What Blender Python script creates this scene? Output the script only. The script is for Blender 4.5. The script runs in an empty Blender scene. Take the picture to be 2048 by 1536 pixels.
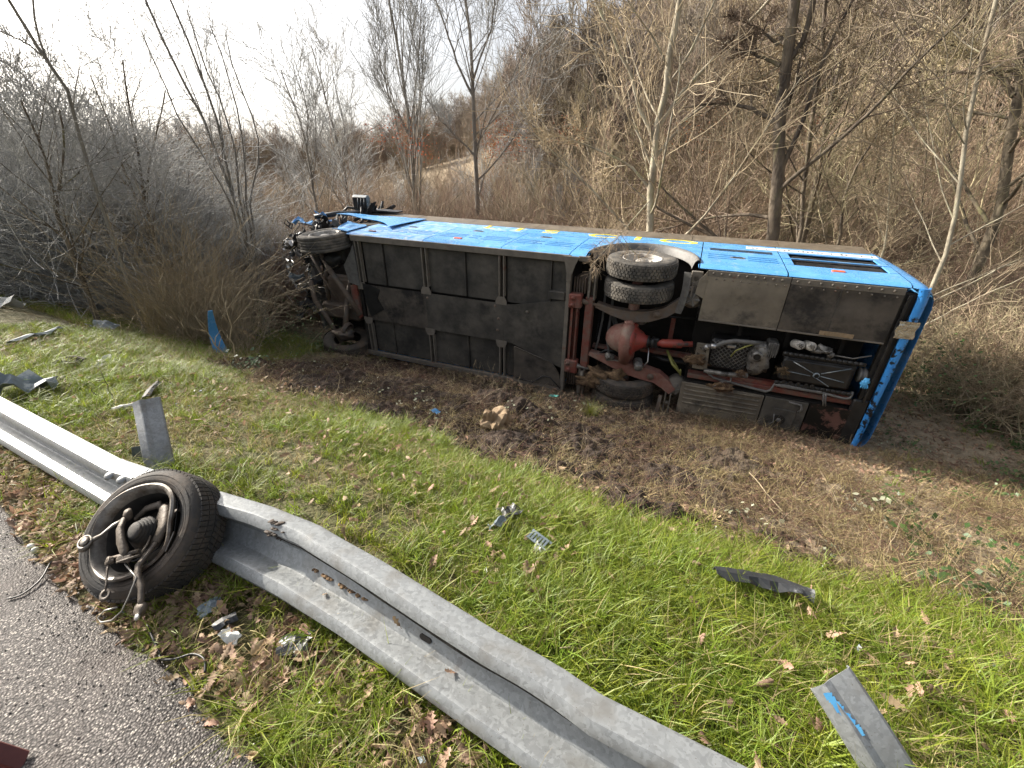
import bpy, math, random
import numpy as np
from mathutils import Vector, Matrix, noise
rnd = random.Random(7)
rng = np.random.default_rng(7)
R_ = math.radians
SC = bpy.context.scene

# ------------------------------------------------------------------ camera, sky, sun, exposure
PITCH = R_(24); FPX = 890.0; CAMZ = 1.6
cd = bpy.data.cameras.new('camera'); cam = bpy.data.objects.new('camera', cd)
SC.collection.objects.link(cam); SC.camera = cam
cam.location = (0, 0, CAMZ); cam.rotation_euler = (R_(90) - PITCH, 0, 0)
cd.sensor_width = 36; cd.lens = 36 * FPX / 2048; cd.clip_start = .05; cd.clip_end = 3000
SUN_AZ, SUN_EL = -62, 31          # azimuth from +Y, negative = towards -X
w = bpy.data.worlds.new('World'); SC.world = w; w.use_nodes = True
nt = w.node_tree; nt.nodes.clear()
sky = nt.nodes.new('ShaderNodeTexSky'); sky.sky_type = 'NISHITA'; sky.sun_disc = False
sky.sun_elevation = R_(SUN_EL); sky.sun_rotation = R_(SUN_AZ)
sky.dust_density = 6.0; sky.air_density = 1.0; sky.ozone_density = 1.0
hs = nt.nodes.new('ShaderNodeHueSaturation'); hs.inputs['Saturation'].default_value = .38
bg = nt.nodes.new('ShaderNodeBackground'); bg.inputs[1].default_value = .125
wo = nt.nodes.new('ShaderNodeOutputWorld')
nt.links.new(sky.outputs[0], hs.inputs['Color']); nt.links.new(hs.outputs[0], bg.inputs[0]); nt.links.new(bg.outputs[0], wo.inputs[0])
sl = bpy.data.lights.new('sun', 'SUN'); sl.energy = 5.0; sl.angle = R_(.6); sl.color = (1.0, .92, .80)
so = bpy.data.objects.new('sun', sl); SC.collection.objects.link(so)
sdir = Vector((math.sin(R_(SUN_AZ)) * math.cos(R_(SUN_EL)), math.cos(R_(SUN_AZ)) * math.cos(R_(SUN_EL)), math.sin(R_(SUN_EL))))
so.rotation_euler = sdir.to_track_quat('Z', 'Y').to_euler()
vs = SC.view_settings; vs.view_transform = 'Standard'; vs.look = 'None'; vs.exposure = 1.0; vs.gamma = 1; vs.use_curve_mapping = False
SC.render.engine = 'CYCLES'
SC.cycles.use_adaptive_sampling = True; SC.cycles.adaptive_threshold = .02
SC.cycles.max_bounces = 5; SC.cycles.diffuse_bounces = 2; SC.cycles.glossy_bounces = 2; SC.cycles.transmission_bounces = 3
SC.cycles.transparent_max_bounces = 4; SC.cycles.use_denoising = True

# ------------------------------------------------------------------ generic helpers
def tag(o, label=None, cat=None, group=None, kind=None):
    if label: o['label'] = label
    if cat: o['category'] = cat
    if group: o['group'] = group
    if kind: o['kind'] = kind
    return o
def link(name, me, parent=None):
    o = bpy.data.objects.new(name, me); SC.collection.objects.link(o)
    if parent is not None: o.parent = parent
    return o
def empty(name, loc=(0, 0, 0), rot=(0, 0, 0)):
    o = bpy.data.objects.new(name, None); SC.collection.objects.link(o)
    o.location = loc; o.rotation_euler = rot; o.empty_display_size = .1
    return o
def mesh(name, v, f, mat=None, smooth=False, mats=None, mi=None):
    me = bpy.data.meshes.new(name); me.from_pydata([tuple(map(float, p)) for p in v], [], f)
    for m in (mats or ([mat] if mat else [])): me.materials.append(m)
    if mi is not None: me.polygons.foreach_set('material_index', mi)
    if smooth: me.polygons.foreach_set('use_smooth', [True] * len(me.polygons))
    me.update(); return me
def np_mesh(name, V, F, mat=None, smooth=False, mi=None, mats=None):
    """V (n,3), F (m,k) all of one size k"""
    V = np.asarray(V, np.float32); F = np.asarray(F, np.int32)
    me = bpy.data.meshes.new(name); me.vertices.add(len(V)); me.vertices.foreach_set('co', V.ravel())
    m, k = F.shape; me.loops.add(m * k); me.loops.foreach_set('vertex_index', F.ravel())
    me.polygons.add(m); me.polygons.foreach_set('loop_start', np.arange(m, dtype=np.int32) * k)
    me.polygons.foreach_set('loop_total', np.full(m, k, np.int32))
    for q in (mats or ([mat] if mat else [])): me.materials.append(q)
    if mi is not None: me.polygons.foreach_set('material_index', np.asarray(mi, np.int32))
    me.update(calc_edges=True)
    if smooth: me.polygons.foreach_set('use_smooth', np.ones(m, bool))
    me.validate(); return me

class MB:
    """collects simple solids into one mesh"""
    def __init__(s): s.v = []; s.f = []; s.sm = []
    def add(s, v, f, smooth=False):
        b = len(s.v); s.v += [tuple(p) for p in v]; s.f += [tuple(i + b for i in q) for q in f]; s.sm += [smooth] * len(f); return s
    def box(s, a, b, ch=0.0):
        (x0, y0, z0), (x1, y1, z1) = a, b
        x0, x1 = min(x0, x1), max(x0, x1); y0, y1 = min(y0, y1), max(y0, y1); z0, z1 = min(z0, z1), max(z0, z1)
        if ch <= 0:
            v = [(x, y, z) for x in (x0, x1) for y in (y0, y1) for z in (z0, z1)]
            f = [(0, 1, 3, 2), (4, 6, 7, 5), (0, 4, 5, 1), (2, 3, 7, 6), (0, 2, 6, 4), (1, 5, 7, 3)]
            return s.add(v, f)
        c = min(ch, (x1 - x0) / 2.2, (y1 - y0) / 2.2, (z1 - z0) / 2.2)
        ring = lambda z, i: [(x0 + i + (c if i == 0 else 0), y0 + i, z), (x1 - i - (c if i == 0 else 0), y0 + i, z), (x1 - i, y0 + i + (c if i == 0 else 0), z), (x1 - i, y1 - i - (c if i == 0 else 0), z),
                             (x1 - i - (c if i == 0 else 0), y1 - i, z), (x0 + i + (c if i == 0 else 0), y1 - i, z), (x0 + i, y1 - i - (c if i == 0 else 0), z), (x0 + i, y0 + i + (c if i == 0 else 0), z)]
        rings = []
        for z, i in ((z0, c), (z0 + c, 0), (z1 - c, 0), (z1, c)):
            if i == 0: rings.append(ring(z, 0))
            else:
                X0, X1, Y0, Y1 = x0 + c, x1 - c, y0 + c, y1 - c; e = c * .5
                rings.append([(X0 + e, Y0, z), (X1 - e, Y0, z), (X1, Y0 + e, z), (X1, Y1 - e, z), (X1 - e, Y1, z), (X0 + e, Y1, z), (X0, Y1 - e, z), (X0, Y0 + e, z)])
        v = [p for r in rings for p in r]; f = [tuple(range(7, -1, -1)), tuple(range(24, 32))]
        for k in range(3):
            for i in range(8):
                j = (i + 1) % 8; f.append((k * 8 + i, k * 8 + j, k * 8 + 8 + j, k * 8 + 8 + i))
        return s.add(v, f)
    def tube(s, pts, r, n=10, cap=True, smooth=True):
        pts = [Vector(p) for p in pts]; rs = r if isinstance(r, (list, tuple)) else [r] * len(pts)
        v = []; f = []; t0 = (pts[1] - pts[0]).normalized()
        up = Vector((0, 0, 1)) if abs(t0.z) < .9 else Vector((1, 0, 0)); nx = t0.cross(up).normalized()
        for i, p in enumerate(pts):
            t = (pts[min(i + 1, len(pts) - 1)] - pts[max(i - 1, 0)]).normalized()
            nx = (nx - t * nx.dot(t)).normalized(); ny = t.cross(nx)
            for k in range(n):
                a = 2 * math.pi * k / n; v.append(p + (nx * math.cos(a) + ny * math.sin(a)) * rs[i])
        for i in range(len(pts) - 1):
            for k in range(n):
                j = (k + 1) % n; f.append((i * n + k, i * n + j, i * n + n + j, i * n + n + k))
        s.add(v, f, smooth)
        if cap:
            b = len(s.v) - len(v)
            s.f.append(tuple(b + k for k in range(n - 1, -1, -1))); s.f.append(tuple(b + (len(pts) - 1) * n + k for k in range(n))); s.sm += [False, False]
        return s
    def lathe(s, prof, org, axis, n=32, smooth=True, closed=False):
        """prof: (r, h) along axis"""
        org = Vector(org); ax = Vector(axis).normalized(); up = Vector((0, 0, 1)) if abs(ax.z) < .9 else Vector((1, 0, 0))
        nx = ax.cross(up).normalized(); ny = ax.cross(nx); v = []; f = []
        for (r, h) in prof:
            for k in range(n):
                a = 2 * math.pi * k / n; v.append(org + ax * h + (nx * math.cos(a) + ny * math.sin(a)) * max(r, 1e-4))
        m = len(prof)
        for i in range(m if closed else m - 1):
            for k in range(n):
                j = (k + 1) % n; i2 = (i + 1) % m; f.append((i * n + k, i * n + j, i2 * n + j, i2 * n + k))
        return s.add(v, f, smooth)
    def prism(s, poly, h0, h1, axis=2):
        """extrude polygon (a,b) along axis between h0 and h1"""
        def P(a, b, h): return {2: (a, b, h), 1: (a, h, b), 0: (h, a, b)}[axis]
        n = len(poly); v = [P(a, b, h0) for a, b in poly] + [P(a, b, h1) for a, b in poly]
        f = [tuple(range(n - 1, -1, -1)), tuple(range(n, 2 * n))] + [(i, (i + 1) % n, n + (i + 1) % n, n + i) for i in range(n)]
        return s.add(v, f)
    def grid(s, nu, nv, fn, smooth=True, thick=0.0):
        """surface fn(a,b) a,b in 0..1, optional second skin offset by fn returning (p, normal)"""
        v = []; f = []
        for i in range(nu + 1):
            for j in range(nv + 1): v.append(fn(i / nu, j / nv))
        for i in range(nu):
            for j in range(nv):
                a = i * (nv + 1) + j; f.append((a, a + 1, a + nv + 2, a + nv + 1))
        return s.add(v, f, smooth)
    def blob(s, c, r, sc=(1, 1, 1), n=8, seed=0, amp=.25):
        v = []; f = []; c = Vector(c)
        for i in range(n + 1):
            th = math.pi * i / n
            for k in range(2 * n):
                ph = math.pi * k / n; d = Vector((math.sin(th) * math.cos(ph), math.sin(th) * math.sin(ph), math.cos(th)))
                q = 1 + amp * noise.noise(d * 1.7 + Vector((seed * 3.1, seed, 0)))
                v.append(c + Vector((d.x * sc[0], d.y * sc[1], d.z * sc[2])) * r * q)
        for i in range(n):
            for k in range(2 * n):
                j = (k + 1) % (2 * n); f.append((i * 2 * n + k, i * 2 * n + n * 2 + k, i * 2 * n + n * 2 + j, i * 2 * n + j))
        return s.add(v, f, True)
    def me(s, name, mat):
        m = bpy.data.meshes.new(name); m.from_pydata([tuple(p) for p in s.v], [], s.f); m.materials.append(mat)
        m.polygons.foreach_set('use_smooth', s.sm); m.update(); return m
    def build(s, name, mat, parent=None, solid=0):
        o = link(name, s.me(name, mat), parent)
        if solid:
            md = o.modifiers.new('solid', 'SOLIDIFY'); md.thickness = solid; md.offset = 0
            es = o.modifiers.new('edges', 'EDGE_SPLIT'); es.split_angle = R_(38)
        return o

# view rays, used only to find where on the real ground things stand
cP, sP = math.cos(PITCH), math.sin(PITCH)
def ray(px, py):
    a = (px - 1024) / FPX; b = (py - 768) / FPX
    return Vector((a, cP - b * sP, -sP - b * cP))
def at_z(px, py, z):
    q = ray(px, py); return Vector((0, 0, CAMZ)) + q * ((z - CAMZ) / q.z)
def at_d(px, py, dist):
    q = ray(px, py); return Vector((0, 0, CAMZ)) + q * (dist / math.hypot(q.x, q.y))

# ------------------------------------------------------------------ terrain heights
KN = np.array([(-500, -.03), (.15, -.03), (.5, 0), (1.2, -.06), (2.0, -.26), (2.7, -.6), (3.6, -1.0), (4.8, -1.43), (6.0, -1.72), (7.5, -1.96), (12, -2.1), (600, -2.1)])
EL = np.array([(-180, 2), (-90, 1.5), (-45, 1.0), (-20, 1.5), (-5, 5.0), (13, 13), (30, 20), (50, 23), (90, 23), (130, 12), (180, 2)])
def hn(x, y):
    x = np.asarray(x, float); y = np.asarray(y, float)
    n = .503 * x + .864 * y
    z = np.interp(n, KN[:, 0], KN[:, 1])
    r = np.hypot(x, y); az = np.degrees(np.arctan2(x, y)); el = np.interp(az, EL[:, 0], EL[:, 1])
    t = np.clip((r - 20) / 90, 0, 1); s = t * t * (3 - 2 * t) * .55 + t * .45
    hill = s * 110 * np.tan(np.radians(el)) * (1 - .25 * np.clip((r - 110) / 300, 0, 1))
    side = np.clip((n - 8) / 10, 0, 1)
    z = z + hill * side
    amp = np.clip((n - 1.5) / 6, 0.0, 1)
    z = z + amp * (.10 * np.sin(x * .9 + 1.3) * np.cos(y * .7) + .05 * np.sin(x * 2.3 + y * 1.9)) * np.where(n < 9, .5, 1.0)
    z = z + np.where(n > .4, .012, 0) * np.sin(x * 7.1) * np.sin(y * 6.3 + x * 2)
    return z
def h(x, y): return float(hn(x, y))
def on_ground(px, py, lift=0.0):
    q = ray(px, py); k = .5; o = Vector((0, 0, CAMZ))
    for _ in range(4000):
        p = o + q * k
        if p.z < h(p.x, p.y) + lift: break
        k += .01 + k * .002
    return Vector((p.x, p.y, h(p.x, p.y) + lift))
# ------------------------------------------------------------------ materials
def mat(name, c1, c2=None, scale=8.0, rough=.7, metal=0.0, bump=0.0, bscale=None, detail=6, c3=None, s3=2.0, t3=(.5, .62), trans=0.0, inst=0.0, rough2=None, stretch=None, coord='Object', spec=None, two=None):
    m = bpy.data.materials.new(name); m.use_nodes = True; t = m.node_tree; N = t.nodes; L = t.links
    b = N['Principled BSDF']; b.inputs['Roughness'].default_value = rough; b.inputs['Metallic'].default_value = metal
    if spec is not None: b.inputs['Specular IOR Level'].default_value = spec
    tc = N.new('ShaderNodeTexCoord'); co = tc.outputs[coord]
    if stretch:
        mp = N.new('ShaderNodeMapping'); mp.inputs['Scale'].default_value = stretch; L.new(co, mp.inputs[0]); co = mp.outputs[0]
    col = None
    if c2 is not None:
        n = N.new('ShaderNodeTexNoise'); n.inputs['Scale'].default_value = scale; n.inputs['Detail'].default_value = detail; n.inputs['Roughness'].default_value = .65
        L.new(co, n.inputs['Vector'])
        r = N.new('ShaderNodeValToRGB'); r.color_ramp.elements[0].position = .36; r.color_ramp.elements[1].position = .64
        r.color_ramp.elements[0].color = (*c1, 1); r.color_ramp.elements[1].color = (*c2, 1)
        L.new(n.outputs['Fac'], r.inputs[0]); col = r.outputs[0]
        if rough2 is not None:
            mr = N.new('ShaderNodeMapRange'); mr.inputs[1].default_value = .35; mr.inputs[2].default_value = .65
            mr.inputs[3].default_value = rough; mr.inputs[4].default_value = rough2; L.new(n.outputs['Fac'], mr.inputs[0]); L.new(mr.outputs[0], b.inputs['Roughness'])
    else:
        rgb = N.new('ShaderNodeRGB'); rgb.outputs[0].default_value = (*c1, 1); col = rgb.outputs[0]
    if c3 is not None:
        n3 = N.new('ShaderNodeTexNoise'); n3.inputs['Scale'].default_value = s3; n3.inputs['Detail'].default_value = 8; n3.inputs['Roughness'].default_value = .7
        L.new(co, n3.inputs['Vector'])
        r3 = N.new('ShaderNodeValToRGB'); r3.color_ramp.elements[0].position = t3[0]; r3.color_ramp.elements[1].position = t3[1]
        L.new(n3.outputs['Fac'], r3.inputs[0])
        mx = N.new('ShaderNodeMixRGB'); L.new(r3.outputs[0], mx.inputs[0]); L.new(col, mx.inputs[1]); mx.inputs[2].default_value = (*c3, 1); col = mx.outputs[0]
    if inst > 0:
        oi = N.new('ShaderNodeObjectInfo'); hv = N.new('ShaderNodeHueSaturation')
        mr = N.new('ShaderNodeMapRange'); mr.inputs[3].default_value = 1 - inst; mr.inputs[4].default_value = 1 + inst; L.new(oi.outputs['Random'], mr.inputs[0]); L.new(mr.outputs[0], hv.inputs['Value'])
        ml = N.new('ShaderNodeMath'); ml.operation = 'MULTIPLY'; ml.inputs[1].default_value = 7.31; L.new(oi.outputs['Random'], ml.inputs[0])
        fr = N.new('ShaderNodeMath'); fr.operation = 'FRACT'; L.new(ml.outputs[0], fr.inputs[0])
        mr2 = N.new('ShaderNodeMapRange'); mr2.inputs[3].default_value = .5 - inst * .07; mr2.inputs[4].default_value = .5 + inst * .05; L.new(fr.outputs[0], mr2.inputs[0]); L.new(mr2.outputs[0], hv.inputs['Hue'])
        L.new(col, hv.inputs['Color']); col = hv.outputs[0]
    L.new(col, b.inputs['Base Color'])
    if bump > 0:
        nb = N.new('ShaderNodeTexNoise'); nb.inputs['Scale'].default_value = bscale or scale * 3; nb.inputs['Detail'].default_value = 8; L.new(co, nb.inputs['Vector'])
        bp = N.new('ShaderNodeBump'); bp.inputs['Strength'].default_value = min(bump, 1); bp.inputs['Distance'].default_value = .02 * max(bump, .3); L.new(nb.outputs['Fac'], bp.inputs['Height']); L.new(bp.outputs[0], b.inputs['Normal'])
    if trans > 0:
        tr = N.new('ShaderNodeBsdfTranslucent'); L.new(col, tr.inputs[0]); mxs = N.new('ShaderNodeMixShader'); mxs.inputs[0].default_value = trans
        out = N['Material Output']; L.new(b.outputs[0], mxs.inputs[1]); L.new(tr.outputs[0], mxs.inputs[2]); L.new(mxs.outputs[0], out.inputs[0])
    return m
M = {}
M['blue'] = mat('bus_blue_paint', (.085, .30, .64), (.12, .36, .70), 3, .20, c3=(.34, .47, .62), s3=4, t3=(.54, .78), rough2=.38)
M['blue_dusty'] = mat('dusty_blue_paint', (.05, .27, .66), (.30, .46, .66), 6, .45, c3=(.50, .52, .50), s3=7, t3=(.55, .66))
M['blue_rear'] = mat('oil_spotted_blue_paint', (.035, .24, .66), (.05, .28, .70), 4, .35, c3=(.008, .010, .014), s3=8, t3=(.54, .58))
M['white'] = mat('white_trim', (.75, .77, .78), (.6, .62, .62), 20, .4)
M['yellow'] = mat('yellow_lettering', (.80, .62, .02), (.78, .66, .05), 30, .4, c3=(.45, .50, .50), s3=6, t3=(.54, .66))
M['glass_dirt'] = mat('dust_covered_glass', (.10, .082, .062), (.16, .13, .095), 2.5, .3, rough2=.5, c3=(.24, .20, .15), s3=9, t3=(.5, .75))
M['belly'] = mat('road_grimed_underbody', (.038, .035, .031), (.105, .094, .078), 1.9, .72, c3=(.022, .021, .019), s3=1.5, t3=(.50, .66), bump=.15, bscale=30)
M['belly2'] = mat('brown_dusty_plate', (.13, .11, .085), (.24, .205, .155), 1.3, .8, c3=(.055, .048, .04), s3=1.5, t3=(.5, .64), bump=.12, bscale=40)
M['belly3'] = mat('sooty_plate', (.055, .047, .039), (.12, .10, .08), 1.8, .7, c3=(.018, .016, .015), s3=1.6, t3=(.47, .60), bump=.12, bscale=40)
M['frame'] = mat('underbody_rail', (.13, .115, .095), (.19, .165, .135), 6, .75, c3=(.16, .07, .045), s3=4, t3=(.6, .7), bump=.2, bscale=40)
M['black'] = mat('oily_black_metal', (.010, .010, .011), (.022, .021, .020), 9, .38, rough2=.6, c3=(.05, .045, .04), s3=12, t3=(.62, .72))
M['void'] = mat('dark_inner_structure', (.012, .011, .010), (.03, .025, .02), 3, .9)
M['red'] = mat('red_oxide_chassis', (.17, .045, .032), (.22, .065, .045), 5, .65, c3=(.13, .10, .08), s3=5, t3=(.42, .62), bump=.2, bscale=30)
M['red_bright'] = mat('bright_red_driveline', (.30, .04, .028), (.25, .055, .04), 8, .5, c3=(.06, .04, .035), s3=6, t3=(.50, .62))
M['red_dusty'] = mat('dusty_red_axle', (.19, .07, .052), (.25, .135, .105), 5, .75, c3=(.25, .20, .16), s3=3, t3=(.5, .66), bump=.2, bscale=30)
M['redoil'] = mat('oil_soaked_red_plate', (.10, .045, .038), (.14, .07, .055), 4, .5, c3=(.003, .003, .003), s3=3.2, t3=(.44, .50))
M['arm'] = mat('rusty_brown_arm', (.115, .085, .065), (.16, .12, .09), 7, .75, c3=(.12, .11, .10), s3=4, bump=.2, bscale=30)
M['alu'] = mat('cast_aluminium', (.17, .16, .145), (.26, .25, .235), 14, .5, .5, c3=(.06, .055, .05), s3=8, t3=(.5, .62))
M['steel'] = mat('bright_steel', (.62, .61, .60), (.5, .5, .5), 30, .35, .8)
M['hose'] = mat('grey_hose', (.16, .155, .145), (.10, .095, .09), 12, .6)
M['hose_y'] = mat('olive_yellow_hose', (.28, .27, .07), (.2, .2, .06), 12, .5)
M['exh'] = mat('pale_perforated_pipe', (.5, .48, .42), (.03, .03, .03), 60, .6)
M['foil'] = mat('crumpled_foil_tape', (.68, .67, .64), (.42, .41, .39), 16, .25, .85, bump=.8, bscale=26, c3=(.12, .1, .08), s3=8, t3=(.58, .66))
M['rim'] = mat('dusty_white_rim', (.44, .42, .38), (.28, .26, .235), 7, .6, c3=(.17, .15, .13), s3=5, t3=(.52, .64))
M['orange'] = mat('orange_side_marker', (.75, .14, .05), None, rough=.35)
M['tyre'] = mat('bus_tyre_rubber', (.055, .052, .048), (.13, .118, .10), 5, .88, c3=(.17, .15, .125), s3=5, t3=(.48, .68), bump=.2, bscale=60)
M['tyre_dk'] = mat('muddy_tyre_rubber', (.040, .036, .032), (.09, .076, .062), 7, .9, c3=(.11, .08, .055), s3=3, t3=(.5, .64), bump=.25, bscale=50)
M['tyre_car'] = mat('scuffed_car_tyre', (.022, .022, .022), (.042, .038, .034), 9, .8, c3=(.10, .075, .055), s3=3.2, t3=(.48, .68), bump=.25, bscale=70)
M['galv'] = None
M['dirt_fibre'] = mat('packed_earth_and_roots', (.09, .055, .032), (.20, .13, .07), 22, 1, bump=1, bscale=40)
M['plastic_dk'] = mat('dark_broken_plastic', (.022, .024, .027), (.04, .042, .045), 14, .42, c3=(.25, .26, .26), s3=6, t3=(.60, .68))
M['plastic_gr'] = mat('grey_broken_plastic', (.10, .13, .15), (.20, .24, .27), 7, .5, c3=(.45, .48, .48), s3=6, t3=(.55, .64))
M['foam'] = mat('torn_pale_foam', (.62, .60, .52), (.42, .40, .33), 26, .9, bump=.8, bscale=50)
M['wire'] = mat('black_cable', (.016, .016, .017), None, rough=.45)
M['wire_gr'] = mat('grey_wire', (.25, .24, .22), None, rough=.4, metal=.5)
M['rustarm'] = mat('muddy_cast_arm', (.08, .064, .05), (.14, .115, .09), 14, .62, .25, c3=(.06, .05, .042), s3=10, bump=.35, bscale=60)
M['barerim'] = mat('bent_bare_rim_edge', (.30, .28, .25), (.12, .105, .09), 12, .5, .6, c3=(.10, .075, .055), s3=8, t3=(.5, .62))
M['rimdark'] = mat('dark_inner_rim', (.030, .029, .028), (.06, .055, .048), 10, .5, .3)
M['rock'] = mat('tan_limestone', (.24, .17, .10), (.33, .25, .16), 6, .9, c3=(.16, .10, .055), s3=6, t3=(.5, .62), bump=.8, bscale=18)
M['cloth_red'] = mat('brown_red_leather', (.085, .018, .014), (.13, .03, .022), 10, .45, bump=.3)
M['glove'] = mat('light_blue_glove_rubber', (.10, .45, .85), None, rough=.4)
M['bluebit'] = mat('blue_plastic_scrap', (.05, .25, .55), (.10, .35, .6), 10, .35)
M['teal'] = mat('broken_green_glass', (.08, .32, .28), (.12, .42, .38), 10, .2)
M['paper'] = mat('white_scrap', (.72, .72, .68), (.58, .58, .54), 14, .7)
M['splint'] = mat('split_fresh_wood', (.55, .36, .17), (.42, .27, .12), 12, .8)
M['charwood'] = mat('dark_wet_wood', (.035, .026, .02), (.07, .05, .036), 10, .8, bump=.5)
# bark and twigs
M['bark_tan'] = mat('lichened_tan_bark', (.22, .185, .13), (.50, .46, .34), 5, .9, c3=(.34, .35, .17), s3=3, t3=(.54, .68), bump=.7, bscale=26, stretch=(1, 1, .35), inst=.12)
M['bark_grey'] = mat('grey_bark', (.14, .125, .105), (.25, .23, .195), 5, .9, bump=.5, bscale=26, stretch=(1, 1, .35), inst=.15)
M['bark_dark'] = mat('dark_bark', (.05, .038, .028), (.19, .155, .11), 4, .9, c3=(.18, .17, .08), s3=3, t3=(.56, .68), bump=.8, bscale=22, stretch=(1, 1, .35), inst=.12)
M['twig_tan'] = mat('straw_twigs', (.44, .355, .23), (.25, .20, .13), 1.2, .85, inst=.5)
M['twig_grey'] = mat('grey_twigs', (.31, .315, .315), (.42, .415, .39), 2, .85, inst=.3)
M['twig_red'] = mat('reddish_twigs', (.27, .16, .12), (.22, .16, .115), 2, .85, inst=.3)
M['twig_far'] = mat('far_wood_twigs', (.34, .27, .19), (.24, .195, .14), .4, .9, inst=.35)
M['twig_farg'] = mat('far_grey_twigs', (.27, .225, .18), (.20, .17, .14), .4, .9, inst=.3)
M['stick'] = mat('bleached_stick', (.38, .31, .2), (.28, .22, .14), 12, .8)
M['stick_dk'] = mat('dark_thin_stem', (.05, .035, .028), None, rough=.8)
M['leaf_dry'] = mat('dry_oak_leaf', (.27, .18, .11), (.43, .32, .205), 14, .7, c3=(.15, .08, .05), s3=9, t3=(.5, .66), trans=.25, inst=.4)
M['leaf_orange'] = mat('orange_beech_leaf', (.42, .15, .05), (.34, .12, .045), 14, .7, trans=.3, inst=.25)
M['leaf_green'] = mat('ivy_leaf', (.045, .095, .02), (.075, .13, .035), 14, .45, trans=.2, inst=.4)
M['leaf_pale'] = mat('pale_leaf_underside', (.30, .33, .18), (.45, .44, .34), 10, .6, trans=.2, inst=.3)
M['grass'] = mat('fresh_grass', (.15, .22, .018), (.26, .31, .035), 3, .5, trans=.42, inst=.38)
M['grass_dry'] = mat('dry_grass', (.36, .30, .14), (.26, .21, .10), 3, .75, trans=.3, inst=.3)
M['soil_clod'] = mat('crumbled_soil', (.040, .024, .015), (.075, .048, .030), 20, 1, bump=.8, bscale=50, inst=.3)
M['root'] = mat('brown_root_fibre', (.085, .05, .032), (.16, .10, .06), 10, .9, inst=.5)
M['pebble'] = mat('road_chippings', (.20, .185, .17), (.36, .34, .31), 3, .8, inst=.5)

def galv():
    m = bpy.data.materials.new('galvanised_steel'); m.use_nodes = True; t = m.node_tree; N = t.nodes; L = t.links; b = N['Principled BSDF']
    tc = N.new('ShaderNodeTexCoord'); v = N.new('ShaderNodeTexVoronoi'); v.inputs['Scale'].default_value = 85
    nz = N.new('ShaderNodeTexNoise'); nz.inputs['Scale'].default_value = 30; nz.inputs['Detail'].default_value = 4
    ad = N.new('ShaderNodeMixRGB'); ad.inputs[0].default_value = .05; L.new(tc.outputs['Object'], nz.inputs['Vector']); L.new(tc.outputs['Object'], ad.inputs[1]); L.new(nz.outputs['Color'], ad.inputs[2]); L.new(ad.outputs[0], v.inputs['Vector'])
    r = N.new('ShaderNodeValToRGB'); r.color_ramp.elements[0].color = (.19, .20, .205, 1); r.color_ramp.elements[1].color = (.27, .285, .29, 1)
    sp = N.new('ShaderNodeSeparateColor'); L.new(v.outputs['Color'], sp.inputs[0]); L.new(sp.outputs[0], r.inputs[0])
    n2 = N.new('ShaderNodeTexNoise'); n2.inputs['Scale'].default_value = 7; n2.inputs['Detail'].default_value = 8; L.new(tc.outputs['Object'], n2.inputs['Vector'])
    r2 = N.new('ShaderNodeValToRGB'); r2.color_ramp.elements[0].position = .52; r2.color_ramp.elements[1].position = .78; L.new(n2.outputs['Fac'], r2.inputs[0])
    mx = N.new('ShaderNodeMixRGB'); L.new(r2.outputs[0], mx.inputs[0]); L.new(r.outputs[0], mx.inputs[1]); mx.inputs[2].default_value = (.15, .14, .12, 1)
    # fine dark specks
    n3 = N.new('ShaderNodeTexNoise'); n3.inputs['Scale'].default_value = 160; n3.inputs['Detail'].default_value = 3; L.new(tc.outputs['Object'], n3.inputs['Vector'])
    r3 = N.new('ShaderNodeValToRGB'); r3.color_ramp.elements[0].position = .68; r3.color_ramp.elements[1].position = .74; L.new(n3.outputs['Fac'], r3.inputs[0])
    mx3 = N.new('ShaderNodeMixRGB'); L.new(r3.outputs[0], mx3.inputs[0]); L.new(mx.outputs[0], mx3.inputs[1]); mx3.inputs[2].default_value = (.09, .07, .05, 1)
    L.new(mx3.outputs[0], b.inputs['Base Color']); b.inputs['Metallic'].default_value = .3
    mr = N.new('ShaderNodeMapRange'); mr.inputs[3].default_value = .34; mr.inputs[4].default_value = .55; L.new(sp.outputs[1], mr.inputs[0]); L.new(mr.outputs[0], b.inputs['Roughness'])
    bp = N.new('ShaderNodeBump'); bp.inputs['Strength'].default_value = .12; bp.inputs['Distance'].default_value = .004; L.new(n2.outputs['Fac'], bp.inputs['Height']); L.new(bp.outputs[0], b.inputs['Normal'])
    return m
M['galv'] = galv()

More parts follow.
